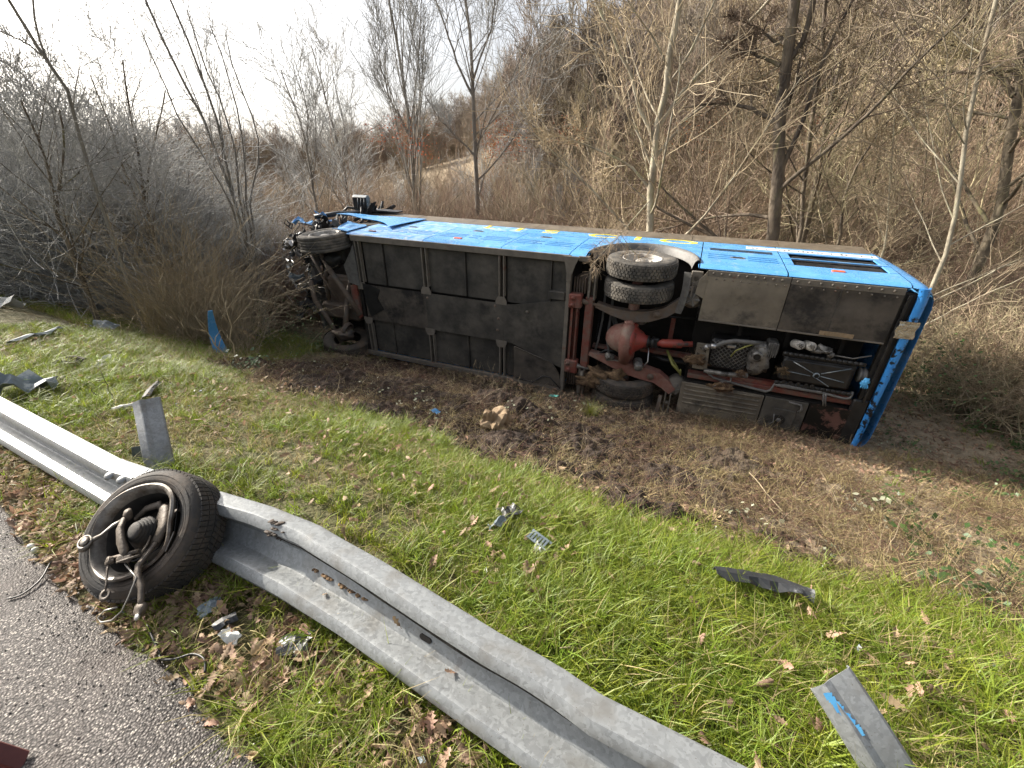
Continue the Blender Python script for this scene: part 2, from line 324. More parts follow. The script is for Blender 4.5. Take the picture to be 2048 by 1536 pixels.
def asphalt():
    m = bpy.data.materials.new('coarse_asphalt'); m.use_nodes = True; t = m.node_tree; N = t.nodes; L = t.links; b = N['Principled BSDF']
    tc = N.new('ShaderNodeTexCoord'); v = N.new('ShaderNodeTexVoronoi'); v.inputs['Scale'].default_value = 140; v.inputs['Randomness'].default_value = 1; L.new(tc.outputs['Object'], v.inputs['Vector'])
    sp = N.new('ShaderNodeSeparateColor'); L.new(v.outputs['Color'], sp.inputs[0])
    r = N.new('ShaderNodeValToRGB'); e = r.color_ramp.elements; e[0].color = (.06, .05, .045, 1); e[1].color = (.48, .44, .39, 1); e[1].position = .96
    k = e.new(.45); k.color = (.14, .125, .115, 1); k = e.new(.8); k.color = (.24, .215, .20, 1); L.new(sp.outputs[0], r.inputs[0])
    rd = N.new('ShaderNodeValToRGB'); rd.color_ramp.elements[0].position = .30; rd.color_ramp.elements[1].position = .62; L.new(v.outputs['Distance'], rd.inputs[0])
    # distance is in cell units: scale it
    mlt = N.new('ShaderNodeMath'); mlt.operation = 'MULTIPLY'; mlt.inputs[1].default_value = 1.0; L.new(v.outputs['Distance'], mlt.inputs[0]); L.new(mlt.outputs[0], rd.inputs[0])
    mx = N.new('ShaderNodeMixRGB'); L.new(rd.outputs[0], mx.inputs[0]); L.new(r.outputs[0], mx.inputs[1]); mx.inputs[2].default_value = (.035, .03, .028, 1)
    n2 = N.new('ShaderNodeTexNoise'); n2.inputs['Scale'].default_value = 3; n2.inputs['Detail'].default_value = 8; L.new(tc.outputs['Object'], n2.inputs['Vector'])
    r2 = N.new('ShaderNodeValToRGB'); r2.color_ramp.elements[0].position = .5; r2.color_ramp.elements[1].position = .72; L.new(n2.outputs['Fac'], r2.inputs[0])
    mx2 = N.new('ShaderNodeMixRGB'); mm = N.new('ShaderNodeMath'); mm.operation = 'MULTIPLY'; mm.inputs[1].default_value = .55; L.new(r2.outputs[0], mm.inputs[0]); L.new(mm.outputs[0], mx2.inputs[0]); L.new(mx.outputs[0], mx2.inputs[1]); mx2.inputs[2].default_value = (.075, .058, .05, 1)
    L.new(mx2.outputs[0], b.inputs['Base Color']); b.inputs['Roughness'].default_value = .75
    inv = N.new('ShaderNodeMath'); inv.operation = 'SUBTRACT'; inv.inputs[0].default_value = 1; L.new(v.outputs['Distance'], inv.inputs[1])
    ad = N.new('ShaderNodeMath'); ad.operation = 'MULTIPLY_ADD'; ad.inputs[1].default_value = .5; L.new(sp.outputs[1], ad.inputs[0]); L.new(inv.outputs[0], ad.inputs[2])
    bp = N.new('ShaderNodeBump'); bp.inputs['Strength'].default_value = 1; bp.inputs['Distance'].default_value = .0045; L.new(ad.outputs[0], bp.inputs['Height']); L.new(bp.outputs[0], b.inputs['Normal'])
    return m
M['asphalt'] = asphalt()

def ground_mat():
    """colour by real zones: verge turf, churned soil, leaf-strewn wood floor"""
    m = bpy.data.materials.new('ground_earth'); m.use_nodes = True; t = m.node_tree; N = t.nodes; L = t.links; b = N['Principled BSDF']
    tc = N.new('ShaderNodeTexCoord'); at = N.new('ShaderNodeAttribute'); at.attribute_name = 'zone'
    n1 = N.new('ShaderNodeTexNoise'); n1.inputs['Scale'].default_value = 3; n1.inputs['Detail'].default_value = 10; n1.inputs['Roughness'].default_value = .7; L.new(tc.outputs['Object'], n1.inputs['Vector'])
    def ramp(a, c, p=(.38, .62)):
        r = N.new('ShaderNodeValToRGB'); r.color_ramp.elements[0].color = (*a, 1); r.color_ramp.elements[1].color = (*c, 1); r.color_ramp.elements[0].position, r.color_ramp.elements[1].position = p; L.new(n1.outputs['Fac'], r.inputs[0]); return r.outputs[0]
    turf = ramp((.07, .075, .025), (.12, .10, .05)); soil = ramp((.028, .019, .014), (.062, .042, .029)); wood = ramp((.20, .155, .10), (.38, .30, .20))
    sp = N.new('ShaderNodeSeparateColor'); L.new(at.outputs['Color'], sp.inputs[0])
    m1 = N.new('ShaderNodeMixRGB'); L.new(sp.outputs[0], m1.inputs[0]); L.new(turf, m1.inputs[1]); L.new(soil, m1.inputs[2])
    m2 = N.new('ShaderNodeMixRGB'); L.new(sp.outputs[1], m2.inputs[0]); L.new(m1.outputs[0], m2.inputs[1]); L.new(wood, m2.inputs[2])
    L.new(m2.outputs[0], b.inputs['Base Color']); b.inputs['Roughness'].default_value = 1
    nb = N.new('ShaderNodeTexNoise'); nb.inputs['Scale'].default_value = 22; nb.inputs['Detail'].default_value = 8; L.new(tc.outputs['Object'], nb.inputs['Vector'])
    bp = N.new('ShaderNodeBump'); bp.inputs['Strength'].default_value = 1; bp.inputs['Distance'].default_value = .05; L.new(nb.outputs['Fac'], bp.inputs['Height']); L.new(bp.outputs[0], b.inputs['Normal'])
    return m
M['ground'] = ground_mat()
# ------------------------------------------------------------------ ground sheet to the horizon, road, churned soil
def un(u, n): return (.864 * u + .503 * n, -.503 * u + .864 * n)
def uv_of(x, y): return .864 * x - .503 * y, .503 * x + .864 * y
def bn(u):      # where turf gives way to churned soil
    return 2.62 + .16 * np.sin(u * 1.7) + .09 * np.sin(u * 4.3 + 1) + np.where(np.asarray(u) < -6.5, (-6.5 - np.asarray(u)) * 1.8, 0)
def zones(x, y):
    u, n = uv_of(x, y)
    s = np.clip((n - bn(u)) / .25 + .5, 0, 1)
    wd = np.clip((n - 6.3) / 1.2, 0, 1); wd = np.maximum(wd, np.clip((u + .3) / 2.0, 0, 1) * .85)
    wd = np.maximum(wd, np.clip((-6.6 - u) / 1, 0, 1) * .7)
    far = np.clip((n - 6.6) / 1.0, 0, 1); return np.maximum(s, far), np.maximum(wd * s, far)
def sheet(name, X, Y, Z, material, zone=False):
    nx, ny = X.shape; V = np.stack([X.ravel(), Y.ravel(), Z.ravel()], 1)
    i, j = np.meshgrid(np.arange(nx - 1), np.arange(ny - 1), indexing='ij'); a = (i * ny + j).ravel()
    F = np.stack([a, a + ny, a + ny + 1, a + 1], 1)
    me = np_mesh(name, V, F, material, smooth=True)
    if zone:
        s, wd = zones(V[:, 0], V[:, 1]); at = me.color_attributes.new('zone', 'FLOAT_COLOR', 'POINT')
        at.data.foreach_set('color', np.stack([s, wd, s * 0, s * 0 + 1], 1).astype(np.float32).ravel())
    return link(name, me)
k = 5.6; A = 600 / math.sinh(k); tt = np.linspace(-1, 1, 421)
gx = A * np.sinh(k * tt); X, Y = np.meshgrid(gx, gx + 3, indexing='ij')
tag(sheet('ground', X, Y, hn(X, Y), M['ground'], True), kind='structure')

def fbm(x, y, s, o=4, seed=0):
    out = np.zeros_like(x); amp = 1; tot = 0
    r = np.random.default_rng(seed)
    for k in range(o):
        for q in range(5):
            a = r.uniform(0, 6.28); f = s * (2 ** k) * r.uniform(.7, 1.3); out = out + amp * np.sin((x * math.cos(a) + y * math.sin(a)) * f + r.uniform(0, 6.28)) / 2.2
        tot += amp; amp *= .55
    return out / tot
# road: asphalt with a crumbling edge
U = np.linspace(-40, 40, 1601); ed = .275 + .02 * np.sin(U * 3.1) + .012 * np.sin(U * 11) + .008 * np.sin(U * 29 + 1)
T_ = np.concatenate([[0, .004], np.linspace(.03, 1, 14)]); rows = []
X = np.zeros((len(U), len(T_))); Y = X.copy(); Z = X.copy()
for j, t in enumerate(T_):
    nn = ed - t * 7.5; X[:, j], Y[:, j] = un(U, nn); Z[:, j] = .012 if j else -.04
tag(sheet('road', X, Y, Z, M['asphalt']), kind='structure')

# churned earth the coach ploughed up: real relief
u = np.arange(-8.2, 6.5, .028); n = np.arange(2.1, 6.6, .028); U, Nn = np.meshgrid(u, n, indexing='ij'); X, Y = un(U, Nn)
edge = np.clip((Nn - bn(U)) / .3, -1, 1); edge = np.minimum(edge, np.clip((6.5 - Nn) / .5, -1, 1)); edge = np.minimum(edge, np.clip((U + 8.1) / .5, -1, 1))
rel = .09 * np.abs(fbm(X, Y, 3.2, 3, 3)) + .06 * np.abs(fbm(X, Y, 13, 3, 5)) + .026 * fbm(X, Y, 50, 2, 8)
mound = 1.25 * .28 * np.exp(-(((U - (-2.7)) / .9) ** 2 + ((Nn - 4.75) / .35) ** 2)) + .16 * np.exp(-(((U + 4.6) / 1.4) ** 2 + ((Nn - 4.3) / .4) ** 2)) + .14 * np.exp(-(((U - 1.0) / 1.5) ** 2 + ((Nn - 5.1) / .4) ** 2))
soil = sheet('churned_soil', X, Y, hn(X, Y) - .03 + .035 * edge + (rel * (1 - .75 * np.clip(U / 1.5, 0, 1)) + mound) * np.clip(edge, 0, 1), M['ground'], True)
tag(soil, 'dark churned soil ploughed up between the grass verge and the coach', 'soil', kind='stuff')
def relief(x, y):
    u, n = uv_of(np.asarray(x, float), np.asarray(y, float)); e = np.clip((n - bn(u)) / .3, -1, 1); e = np.minimum(e, np.clip((6.5 - n) / .5, -1, 1)); e = np.minimum(e, np.clip((u + 8.1) / .5, -1, 1)); e = np.clip(e, 0, 1)
    m = .28 * np.exp(-(((u - (-2.7)) / .9) ** 2 + ((n - 4.75) / .35) ** 2)) + .16 * np.exp(-(((u + 4.6) / 1.4) ** 2 + ((n - 4.3) / .4) ** 2)) + .14 * np.exp(-(((u - 1.0) / 1.5) ** 2 + ((n - 5.1) / .4) ** 2))
    return hn(x, y) + (m + .05) * e

# ------------------------------------------------------------------ scattering of uncountable stuff (geometry nodes inside one object)
def scatter(name, P, rot, scl, variants, label, cat):
    P = np.asarray(P, np.float32); npt = len(P)
    me = bpy.data.meshes.new(name); me.vertices.add(npt); me.vertices.foreach_set('co', P.ravel())
    a = me.attributes.new('rot', 'FLOAT_VECTOR', 'POINT'); a.data.foreach_set('vector', np.asarray(rot, np.float32).ravel())
    a = me.attributes.new('scl', 'FLOAT', 'POINT'); a.data.foreach_set('value', np.asarray(scl, np.float32).ravel())
    a = me.attributes.new('idx', 'INT', 'POINT'); a.data.foreach_set('value', rng.integers(0, len(variants), npt).astype(np.int32))
    col = bpy.data.collections.new(name + '_kinds')
    for i, v in enumerate(variants): col.objects.link(bpy.data.objects.new('%s_%02d' % (name, i), v))
    o = link(name, me); md = o.modifiers.new('scatter', 'NODES')
    g = bpy.data.node_groups.new(name, 'GeometryNodeTree'); md.node_group = g
    g.interface.new_socket('Geometry', in_out='INPUT', socket_type='NodeSocketGeometry'); g.interface.new_socket('Geometry', in_out='OUTPUT', socket_type='NodeSocketGeometry')
    N = g.nodes; L = g.links; gi = N.new('NodeGroupInput'); go = N.new('NodeGroupOutput')
    ci = N.new('GeometryNodeCollectionInfo'); ci.inputs['Collection'].default_value = col; ci.inputs['Separate Children'].default_value = True; ci.inputs['Reset Children'].default_value = True
    ip = N.new('GeometryNodeInstanceOnPoints'); ip.inputs['Pick Instance'].default_value = True
    def at(nm, ty):
        q = N.new('GeometryNodeInputNamedAttribute'); q.data_type = ty; q.inputs[0].default_value = nm; return [s for s in q.outputs if s.enabled][0]
    L.new(gi.outputs[0], ip.inputs['Points']); L.new(ci.outputs[0], ip.inputs['Instance']); L.new(at('idx', 'INT'), ip.inputs['Instance Index'])
    er = N.new('FunctionNodeEulerToRotation'); L.new(at('rot', 'FLOAT_VECTOR'), er.inputs[0]); L.new(er.outputs[0], ip.inputs['Rotation'])
    L.new(at('scl', 'FLOAT'), ip.inputs['Scale']); L.new(ip.outputs[0], go.inputs[0])
    return tag(o, label, cat, kind='stuff')

def blades(nb, hmin, hmax, spread, wd, lean, seed, material, segs=3):
    r = np.random.default_rng(seed); V = []; F = []
    for b in range(nb):
        a = r.uniform(0, 6.28); rr = spread * math.sqrt(r.uniform()); x, y = rr * math.cos(a), rr * math.sin(a)
        H = r.uniform(hmin, hmax); d = r.uniform(0, 6.28); ln = H * r.uniform(lean * .3, lean); dx, dy = math.cos(d), math.sin(d); pw = d + 1.57 + r.uniform(-.5, .5)
        px, py = math.cos(pw) * wd, math.sin(pw) * wd; base = len(V)
        for s in range(segs + 1):
            t = s / segs; z = H * (t - .28 * lean * t * t); o = ln * t ** 2; w_ = (1 - t ** 1.8) * .5 + .04
            V += [(x + dx * o - px * w_, y + dy * o - py * w_, z), (x + dx * o + px * w_, y + dy * o + py * w_, z)]
        for s in range(segs): F.append((base + 2 * s, base + 2 * s + 1, base + 2 * s + 3, base + 2 * s + 2))
    return np_mesh('blades', V, F, material, smooth=True)
def oak_leaf(seed, size, curl, material, lobes=4):
    r = np.random.default_rng(seed); ys = []; n = lobes * 4 + 1; V = []; F = []; bend = r.uniform(-.5, .9) * curl; tw = r.uniform(-1, 1) * curl
    for i in range(n):
        t = i / (n - 1); env = math.sin(math.pi * min(1, t * .92 + .06)) ** .8 * (.55 + .45 * t)
        lob = .5 + .5 * math.cos(2 * math.pi * (t * lobes + .5)); w_ = size * .36 * env * (.45 + .6 * lob) * r.uniform(.85, 1.15)
        y = size * (t - .5)
        for sd in (-1, 0, 1):
            x = sd * w_; z = abs(sd) * w_ * curl * r.uniform(.5, .95) + bend * size * (t - .5) ** 2 * 2 + sd * tw * w_ * (t - .5) * 1.6
            V.append((x, y + (abs(sd) * size * .05), z))
    for i in range(n - 1):
        for q in (0, 1): a = i * 3 + q; F.append((a, a + 1, a + 4, a + 3))
    b = len(V); V += [(-.0012, -size * .5 - size * .18, .004), (.0012, -size * .5 - size * .18, .004), (.0012, -size * .48, bend * size * .5), (-.0012, -size * .48, bend * size * .5)]; F.append((b, b + 1, b + 2, b + 3))
    return np_mesh('oak_leaf', V, F, material, smooth=True)
def strands(nb, lmin, lmax, r0, seed, material, flat=.5, spread=.1, m=5):
    r = np.random.default_rng(seed); V = []; F = []
    for b in range(nb):
        p = np.array([r.normal() * spread, r.normal() * spread, r.uniform(0, .015)]); d = np.array([r.normal(), r.normal(), abs(r.normal()) * (1 - flat)]); d /= np.linalg.norm(d); Ln = r.uniform(lmin, lmax)
        base = len(V)
        for s in range(m + 1):
            rr = r0 * (1 - .7 * s / m); a = np.cross(d, [0, 0, 1.0]); a /= np.linalg.norm(a) + 1e-6; c = np.cross(d, a)
            for k in range(3): V.append(p + (a * math.cos(k * 2.094) + c * math.sin(k * 2.094)) * rr)
            d = d + r.normal(size=3) * .33; d[2] -= .10 * flat; d /= np.linalg.norm(d); p = p + d * Ln / m; p[2] = max(p[2], .002)
        for s in range(m):
            for k in range(3): j = (k + 1) % 3; F.append((base + s * 3 + k, base + s * 3 + j, base + s * 3 + 3 + j, base + s * 3 + 3 + k))
    return np_mesh('strands', V, F, material)
def leafclump(nb, size, spread, hgt, seed, material, stems=None):
    r = np.random.default_rng(seed); V = []; F = []
    for b in range(nb):
        p = np.array([r.normal() * spread, r.normal() * spread, r.uniform(.1, 1) * hgt]); s = size * r.uniform(.6, 1.2); d = r.uniform(0, 6.28); ti = r.uniform(-.6, .6); ux = np.array([math.cos(d), math.sin(d), ti]); uy = np.array([-math.sin(d), math.cos(d), r.uniform(-.4, .4)])
        b0 = len(V); V += [p, p + (ux * .45 - uy * .38) * s, p + (ux * 1.0) * s, p + (ux * .45 + uy * .38) * s]; F.append((b0, b0 + 1, b0 + 2, b0 + 3))
    return np_mesh('leafclump', V, F, material)
def pts_un(cnt, u0, u1, n0, n1, keep=None, lift=0.0, rel=True):
    u = rng.uniform(u0, u1, cnt); n = rng.uniform(n0, n1, cnt); x, y = un(u, n)
    if keep is not None:
        kf = keep(u, n, x, y) > rng.uniform(0, 1, cnt); u, n, x, y = u[kf], n[kf], x[kf], y[kf]
    z = relief(x, y) if rel else hn(x, y)
    return np.stack([x, y, z + lift], 1)
def rots(n, tilt=.15, flip=False):
    a = rng.normal(0, tilt, (n, 3)); a[:, 2] = rng.uniform(0, 6.28, n)
    if flip: a[:, 0] += np.where(rng.uniform(size=n) > .5, math.pi, 0)
    return a
clump = lambda x, y, s=1.0, seed=0: np.clip(.5 + .9 * fbm(x, y, s, 3, seed), 0, 1)

G1 = [blades(16, .045, .11, .035, .0042, 1.1, i, M['grass']) for i in range(5)]
G2 = [blades(12, .09, .17, .03, .0046, 1.4, 20 + i, M['grass']) for i in range(4)]
G3 = [blades(9, .05, .15, .05, .0035, 1.7, 40 + i, M['grass_dry']) for i in range(3)]
kg = lambda u, n, x, y: np.where((n > .6) & (n < bn(u) + .12), np.clip(2.0 * clump(x, y, 2.3, 11) * (.6 + .8 * clump(x, y, 6.5, 12)) - .05, .25, 1), 0)
P = pts_un(34000, -9, 4.6, .5, 3.4, kg); scatter('grass', P, rots(len(P), .25), rng.uniform(.55, 1.25, len(P)) * (.6 + .6 * clump(P[:, 0], P[:, 1], 1.6, 31)), G1, 'short fresh green grass covering the verge behind the crash barrier', 'grass')
kg2 = lambda u, n, x, y: np.where(n < bn(u) + .18, (clump(x, y, 2.3, 13) ** 2) * 1.4, 0)
P = pts_un(15000, -9, 4.6, .62, 3.4, kg2); scatter('tall_grass', P, rots(len(P), .3), rng.uniform(.6, 1.25, len(P)), G2, 'taller grass tufts growing up among the short verge turf', 'grass')
kg3 = lambda u, n, x, y: np.where((n > .30) & (n < .62), (clump(x, y, 3.1, 17) ** 2) * 1.0, 0)
P = pts_un(4200, -6, 1.2, .3, .64, kg3); scatter('edge_grass', P, rots(len(P), .3), rng.uniform(.45, 1.1, len(P)), G2 + G1, 'grass tufts growing between the asphalt edge and the crash barrier', 'grass')
kd = lambda u, n, x, y: .25 + .8 * clump(x, y, 1.3, 19)
P = pts_un(24000, -9, 6, .3, 6.4, lambda u, n, x, y: kd(u, n, x, y) * np.where(n > 3.0, .45, 1)); scatter('dry_grass', P, rots(len(P), .35), rng.uniform(.5, 1.3, len(P)), G3, 'dead straw coloured grass blades lying among the turf and soil', 'dry grass')
# left of the churned soil the turf runs back to the thicket
kl = lambda u, n, x, y: np.where((u < -6.3) & (n > 2.6) & (n < bn(u) + .4), .4 + .6 * clump(x, y, 1.6, 23), 0)
P = pts_un(15000, -14, -6.0, 2.4, 6.2, kl); scatter('far_verge_grass', P, rots(len(P), .3), rng.uniform(.8, 1.9, len(P)), G1 + G3, 'uneven grass and weeds running back to the foot of the thicket', 'grass')
kb = lambda u, n, x, y: np.where((u > 1.5), .25 * clump(x, y, 1.2, 27) ** 2, 0)
P = pts_un(3500, 1, 14, 3, 14, kb, rel=True); scatter('woodside_grass', P, rots(len(P), .3), rng.uniform(.8, 1.8, len(P)), G1 + G3, 'thin grass in the leaf litter beyond the rear of the coach', 'grass')

LV = [oak_leaf(i, rnd.uniform(.048, .072), rnd.uniform(.3, 1.1), M['leaf_dry'], 3 + i % 3) for i in range(9)]
kv = lambda u, n, x, y: np.where(n < .66, np.clip((n - .22) / .1, 0, 1) * (.25 + .9 * clump(x, y, 2.6, 41)), 0)
P = pts_un(11000, -5, 1.5, .20, .66, kv, .012); P[:, 2] += rng.uniform(0, .035, len(P)); scatter('fallen_leaves', P, rots(len(P), .55, True), rng.uniform(.55, 1.3, len(P)), LV, 'dry brown oak leaves piled along the road side of the barrier', 'dead leaves')
kv2 = lambda u, n, x, y: .15 + .85 * clump(x, y, 3.3, 43) ** 2
P = pts_un(4200, -8, 5, .7, 3.2, kv2, .03); P[:, 2] += rng.uniform(0, .05, len(P)); scatter('scattered_leaves', P, rots(len(P), .6, True), rng.uniform(.6, 1.25, len(P)), LV, 'single dry oak leaves scattered over the verge grass', 'dead leaves')
P = pts_un(2600, -9, 9, 2.9, 7.5, None, .03); scatter('soil_leaves', P, rots(len(P), .6, True), rng.uniform(.25, .75, len(P)), LV, 'small curled leaves and chips scattered over the churned soil', 'dead leaves')
cnt = 42000; r_ = 6 + 60 * rng.uniform(size=cnt) ** 1.5; a_ = rng.uniform(R_(-60), R_(75), cnt); x = r_ * np.sin(a_); y = r_ * np.cos(a_); kk = (uv_of(x, y)[1] > 6.3); x, y = x[kk], y[kk]
P = np.stack([x, y, hn(x, y) + .02], 1); scatter('wood_floor_leaves', P, rots(len(P), .6, True), rng.uniform(.7, 1.9, len(P)), LV, 'brown leaf litter covering the floor of the bare wood', 'dead leaves')

cnt = 9000; r_ = rng.uniform(6, 15, cnt); a_ = rng.uniform(R_(22), R_(66), cnt); x = r_ * np.sin(a_); y = r_ * np.cos(a_); kk = (uv_of(x, y)[1] > 5.8); x, y = x[kk], y[kk]
P = np.stack([x, y, hn(x, y) + .02], 1); scatter('near_wood_litter', P, rots(len(P), .6, True), rng.uniform(.5, 1.2, len(P)), LV, 'brown leaf litter right of the rear of the coach', 'dead leaves')
RT = [strands(14, .08, .26, .0016, i, M['root'], .75, .09) for i in range(5)] + [strands(8, .12, .4, .0013, 60 + i, M['stick'], .8, .12) for i in range(1)]
ks = lambda u, n, x, y: np.where(n > bn(u) - .05, (.12 + .5 * clump(x, y, 1.1, 51)) * np.where(u > -1, 1.9, 1), .0)
P = pts_un(8000, -7, 9, 2.4, 8, ks, .01); scatter('root_fibres', P, rots(len(P), .25), rng.uniform(.6, 1.6, len(P)), RT, 'tangled roots and dead stalks lying over the torn earth', 'roots')
mb = [MB().blob((0, 0, 0), .5, (1, .8, .6), 4, i, 1.1).me('clod', M['soil_clod']) for i in range(4)]
P = pts_un(9000, -7, 6, 2.6, 6.4, lambda u, n, x, y: np.where((n > bn(u) + .1) & (u < .8), .2 + .8 * clump(x, y, 2, 53), 0), .01); scatter('soil_clods', P, rots(len(P), 1.0), rng.uniform(.012, .075, len(P)) * rng.uniform(.5, 1.5, len(P)), mb, 'loose dark clods of earth over the churned strip', 'soil')
pb = [MB().blob((0, 0, 0), .5, (1, .8, .6), 3, 9 + i, .7).me('chip', M['pebble']) for i in range(3)]
P = pts_un(7000, -.6, 8, 2.8, 7.6, lambda u, n, x, y: .2 + .8 * clump(x, y, 1.6, 61), .0); scatter('litter_grass', P, rots(len(P), .5), rng.uniform(.7, 1.7, len(P)), G3, 'dead grass and thin stalks over the litter right of the churned soil', 'dry grass')
P = pts_un(3500, -.6, 8, 2.8, 7.4, lambda u, n, x, y: .2 + .8 * clump(x, y, 1.6, 63), .03); scatter('bank_leaves', P, rots(len(P), .6, True), rng.uniform(.4, 1.0, len(P)), LV, 'leaf litter over the bank right of the churned soil', 'dead leaves')
P = pts_un(16000, -5, 1.5, -1.6, .34, lambda u, n, x, y: .12 + .88 * np.clip((n + .1) / .4, 0, 1) * .7 + .2 * clump(x, y, 3, 55)); P[:, 2] = .0145; scatter('road_grit', P, rots(len(P), 1.0), rng.uniform(.003, .010, len(P)), pb, 'loose chippings and grit on the rough road surface', 'grit')
IV = [leafclump(26, .05, .09, .10, i, M['leaf_green']) for i in range(4)]; IP = [leafclump(9, .045, .10, .12, 9 + i, M['leaf_pale']) for i in range(3)]
ki = lambda u, n, x, y: np.where((n > bn(u)) & ((u > 1.2) | (u < -5.8)), clump(x, y, 1.3, 57) ** 2 * 1.2, 0)
P = pts_un(6500, -14, 15, 2.4, 16, ki, 0); scatter('ivy_ground_cover', P, rots(len(P), .3), rng.uniform(.5, 1.4, len(P)), IV, 'dark green ivy and bramble leaves creeping over the litter', 'ground cover')
P = pts_un(520, -9, 13, 3.0, 9, lambda u, n, x, y: clump(x, y, 1.1, 77) ** 2, 0); scatter('pale_weed_leaves', P, rots(len(P), .4), rng.uniform(.5, 1.2, len(P)), IP, 'small pale leaved weeds near the foot of the coach', 'weeds')

CH = [MB().grid(1, 1, lambda a, b: Vector((a - .5 + .2 * b, (b - .5) * .6, .12 * a * b))).me('chip', M[k]) for k in ('plastic_dk', 'plastic_gr', 'paper', 'plastic_dk')]
P = pts_un(420, -5, 2.5, .3, 3.2, lambda u, n, x, y: clump(x, y, 1.7, 91) ** 2, .035); scatter('crash_fragments', P, rots(len(P), .7), rng.uniform(.008, .030, len(P)), CH, 'small chips of broken plastic sprinkled over the verge', 'fragments')
# ------------------------------------------------------------------ the overturned coach
# local frame: x = s along the coach to the rear, y = w across the belly (0 = left sill, now on top), z = d from belly to roof
BM = Matrix(((0.92539, -0.00607, 0.37897, -3.06062), (-0.37732, 0.07965, 0.92265, 8.84172), (-0.03579, -0.99680, 0.07141, 0.77790), (0, 0, 0, 1)))
ORG = Vector((4.0, 2.5, 1.4))
bus = empty('overturned_coach'); bus.matrix_world = BM @ Matrix.Translation(ORG)
tag(bus, 'blue coach lying on its side below the road with its dark underbody facing the verge', 'coach')
def bp(name, mb, m, parent=None, solid=0, label=None):
    o = mb.build(name, m, parent if parent is not None else bus, solid)
    if parent is None: o.location = -ORG
    if label: o['label'] = label
    return o
def bcopy(o, loc=(0, 0, 0), rot=None, parent=None):
    c = o.copy(); SC.collection.objects.link(c); c.parent = parent if parent is not None else o.parent
    base = (-ORG if c.parent is bus else Vector((0, 0, 0)))
    c.location = base + Vector(loc)
    if rot: c.rotation_euler = rot
    return c
def wof(d):                                                  # section of the left side
    if d < .10: return .035 * (1 - d / .10) ** 2 - .0
    if d < 1.95: return -.012 * math.sin(math.pi * (d - .1) / 1.85)
    return -.012 * math.sin(math.pi * (d - 1.95) / .9) if d < 2.4 else -.012 + .10 * ((d - 2.4) / .3) ** 2
def side_panel(name, s0, s1, d0, d1, m, label=None, off=0.0, nd=14, low=None, warp=None, ns=6):
    mb = MB()
    def fn(a, b):
        s = s0 + (s1 - s0) * a; lo = d0 if low is None else low(s); d = lo + (d1 - lo) * (b ** 1.6 if low is None and d0 < .05 else b); p = Vector((s, wof(d) - off, d))
        if warp: p = warp(p)
        return p
    mb.grid(ns, nd, fn); o = bp(name, mb, m, solid=.014, label=label); return o
doors = []
for s0, s1, mt in ((-.12, .46, 'blue_dusty'), (.47, 1.575, 'blue_dusty'), (1.59, 3.095, 'blue'), (3.11, 4.275, 'blue'), (4.29, 4.545, 'blue'), (6.215, 7.325, 'blue')):
    doors.append(side_panel('luggage_door' if 0 < s0 < 4 else 'side_panel', s0, s1, 0.0 if s0 > .4 else .02, 1.30 if s0 < 6 else 1.84, M[mt]))
doors[0]['label'] = 'scraped panel behind the front wheel with torn edge'
for s0, s1, mt in ((-1.25, .46, 'blue_dusty'), (.47, 2.95, 'blue_dusty'), (2.96, 4.545, 'blue')):
    if s0 < 0: continue
    side_panel('waist_panel', s0, s1, 1.315, 1.84, M[mt])
# panel over the rear wheel arch
def arch(s): q = 1 - ((s - 5.38) / .80) ** 2; return .16 + .98 * math.sqrt(max(q, 0.0)) if q > 0 else .0
side_panel('wheel_arch_panel', 4.56, 6.20, 0, 1.84, M['blue'], low=lambda s: max(arch(s), .0) + .0, ns=60, nd=8)
mb = MB(); pts = []
for i in range(41):
    a = math.pi * i / 40; pts.append((5.38 - .80 * math.cos(a), -.012, .14 + .98 * math.sin(a)))
N_ = len(pts)
V = []
for i, p in enumerate(pts):
    c = Vector((5.38, 0, .14)); q = Vector(p); o = (q - c).normalized()
    for dw, dr in ((-.004, .045), (-.045, .012), (-.048, -.012), (-.01, -.045), (.09, -.075)): V.append((q.x + o.x * dr, dw, q.z + o.z * dr))
F = [(i * 5 + k, i * 5 + k + 1, i * 5 + k + 6, i * 5 + k + 5) for i in range(N_ - 1) for k in range(4)]
mb.add(V, F, True); bp('wheel_arch_lip', mb, M['hose'], label='dark rubber lip round the rear wheel arch')
# torn front wing: blue tongue over the front wheel
def tongue(a, b):
    s = -1.28 + 1.75 * a; lo = 1.12 + .10 * math.sin(a * 9) * (1 - a) + (.0 if a < .45 else -.55 * ((a - .45) / .55) ** 2); hi = 1.50 + .42 * min(1, a * 1.4) + .03 * math.sin(a * 14)
    d = lo + (hi - lo) * b; return Vector((s, wof(d) - .03 - .07 * (1 - a) ** 2 - .03 * (1 - b), d))
mb = MB(); mb.grid(26, 7, tongue); bp('torn_wing_panel', mb, M['blue'], solid=.012, label='bent blue wing panel sticking out over the front wheel')
def tornedge(a, b):
    s = -.46 + .36 * a; d = .05 + (.62 + .05 * math.sin(a * 11)) * b; return Vector((s + .05 * math.sin(b * 13) * (1 - a), wof(d) - .03 - .04 * (1 - a) + .05 * math.sin(b * 7) * (1 - a), d))
mb = MB(); mb.grid(8, 10, tornedge); bp('torn_panel_flap', mb, M['blue'], solid=.01, label='torn blue corner beside the front wheel')
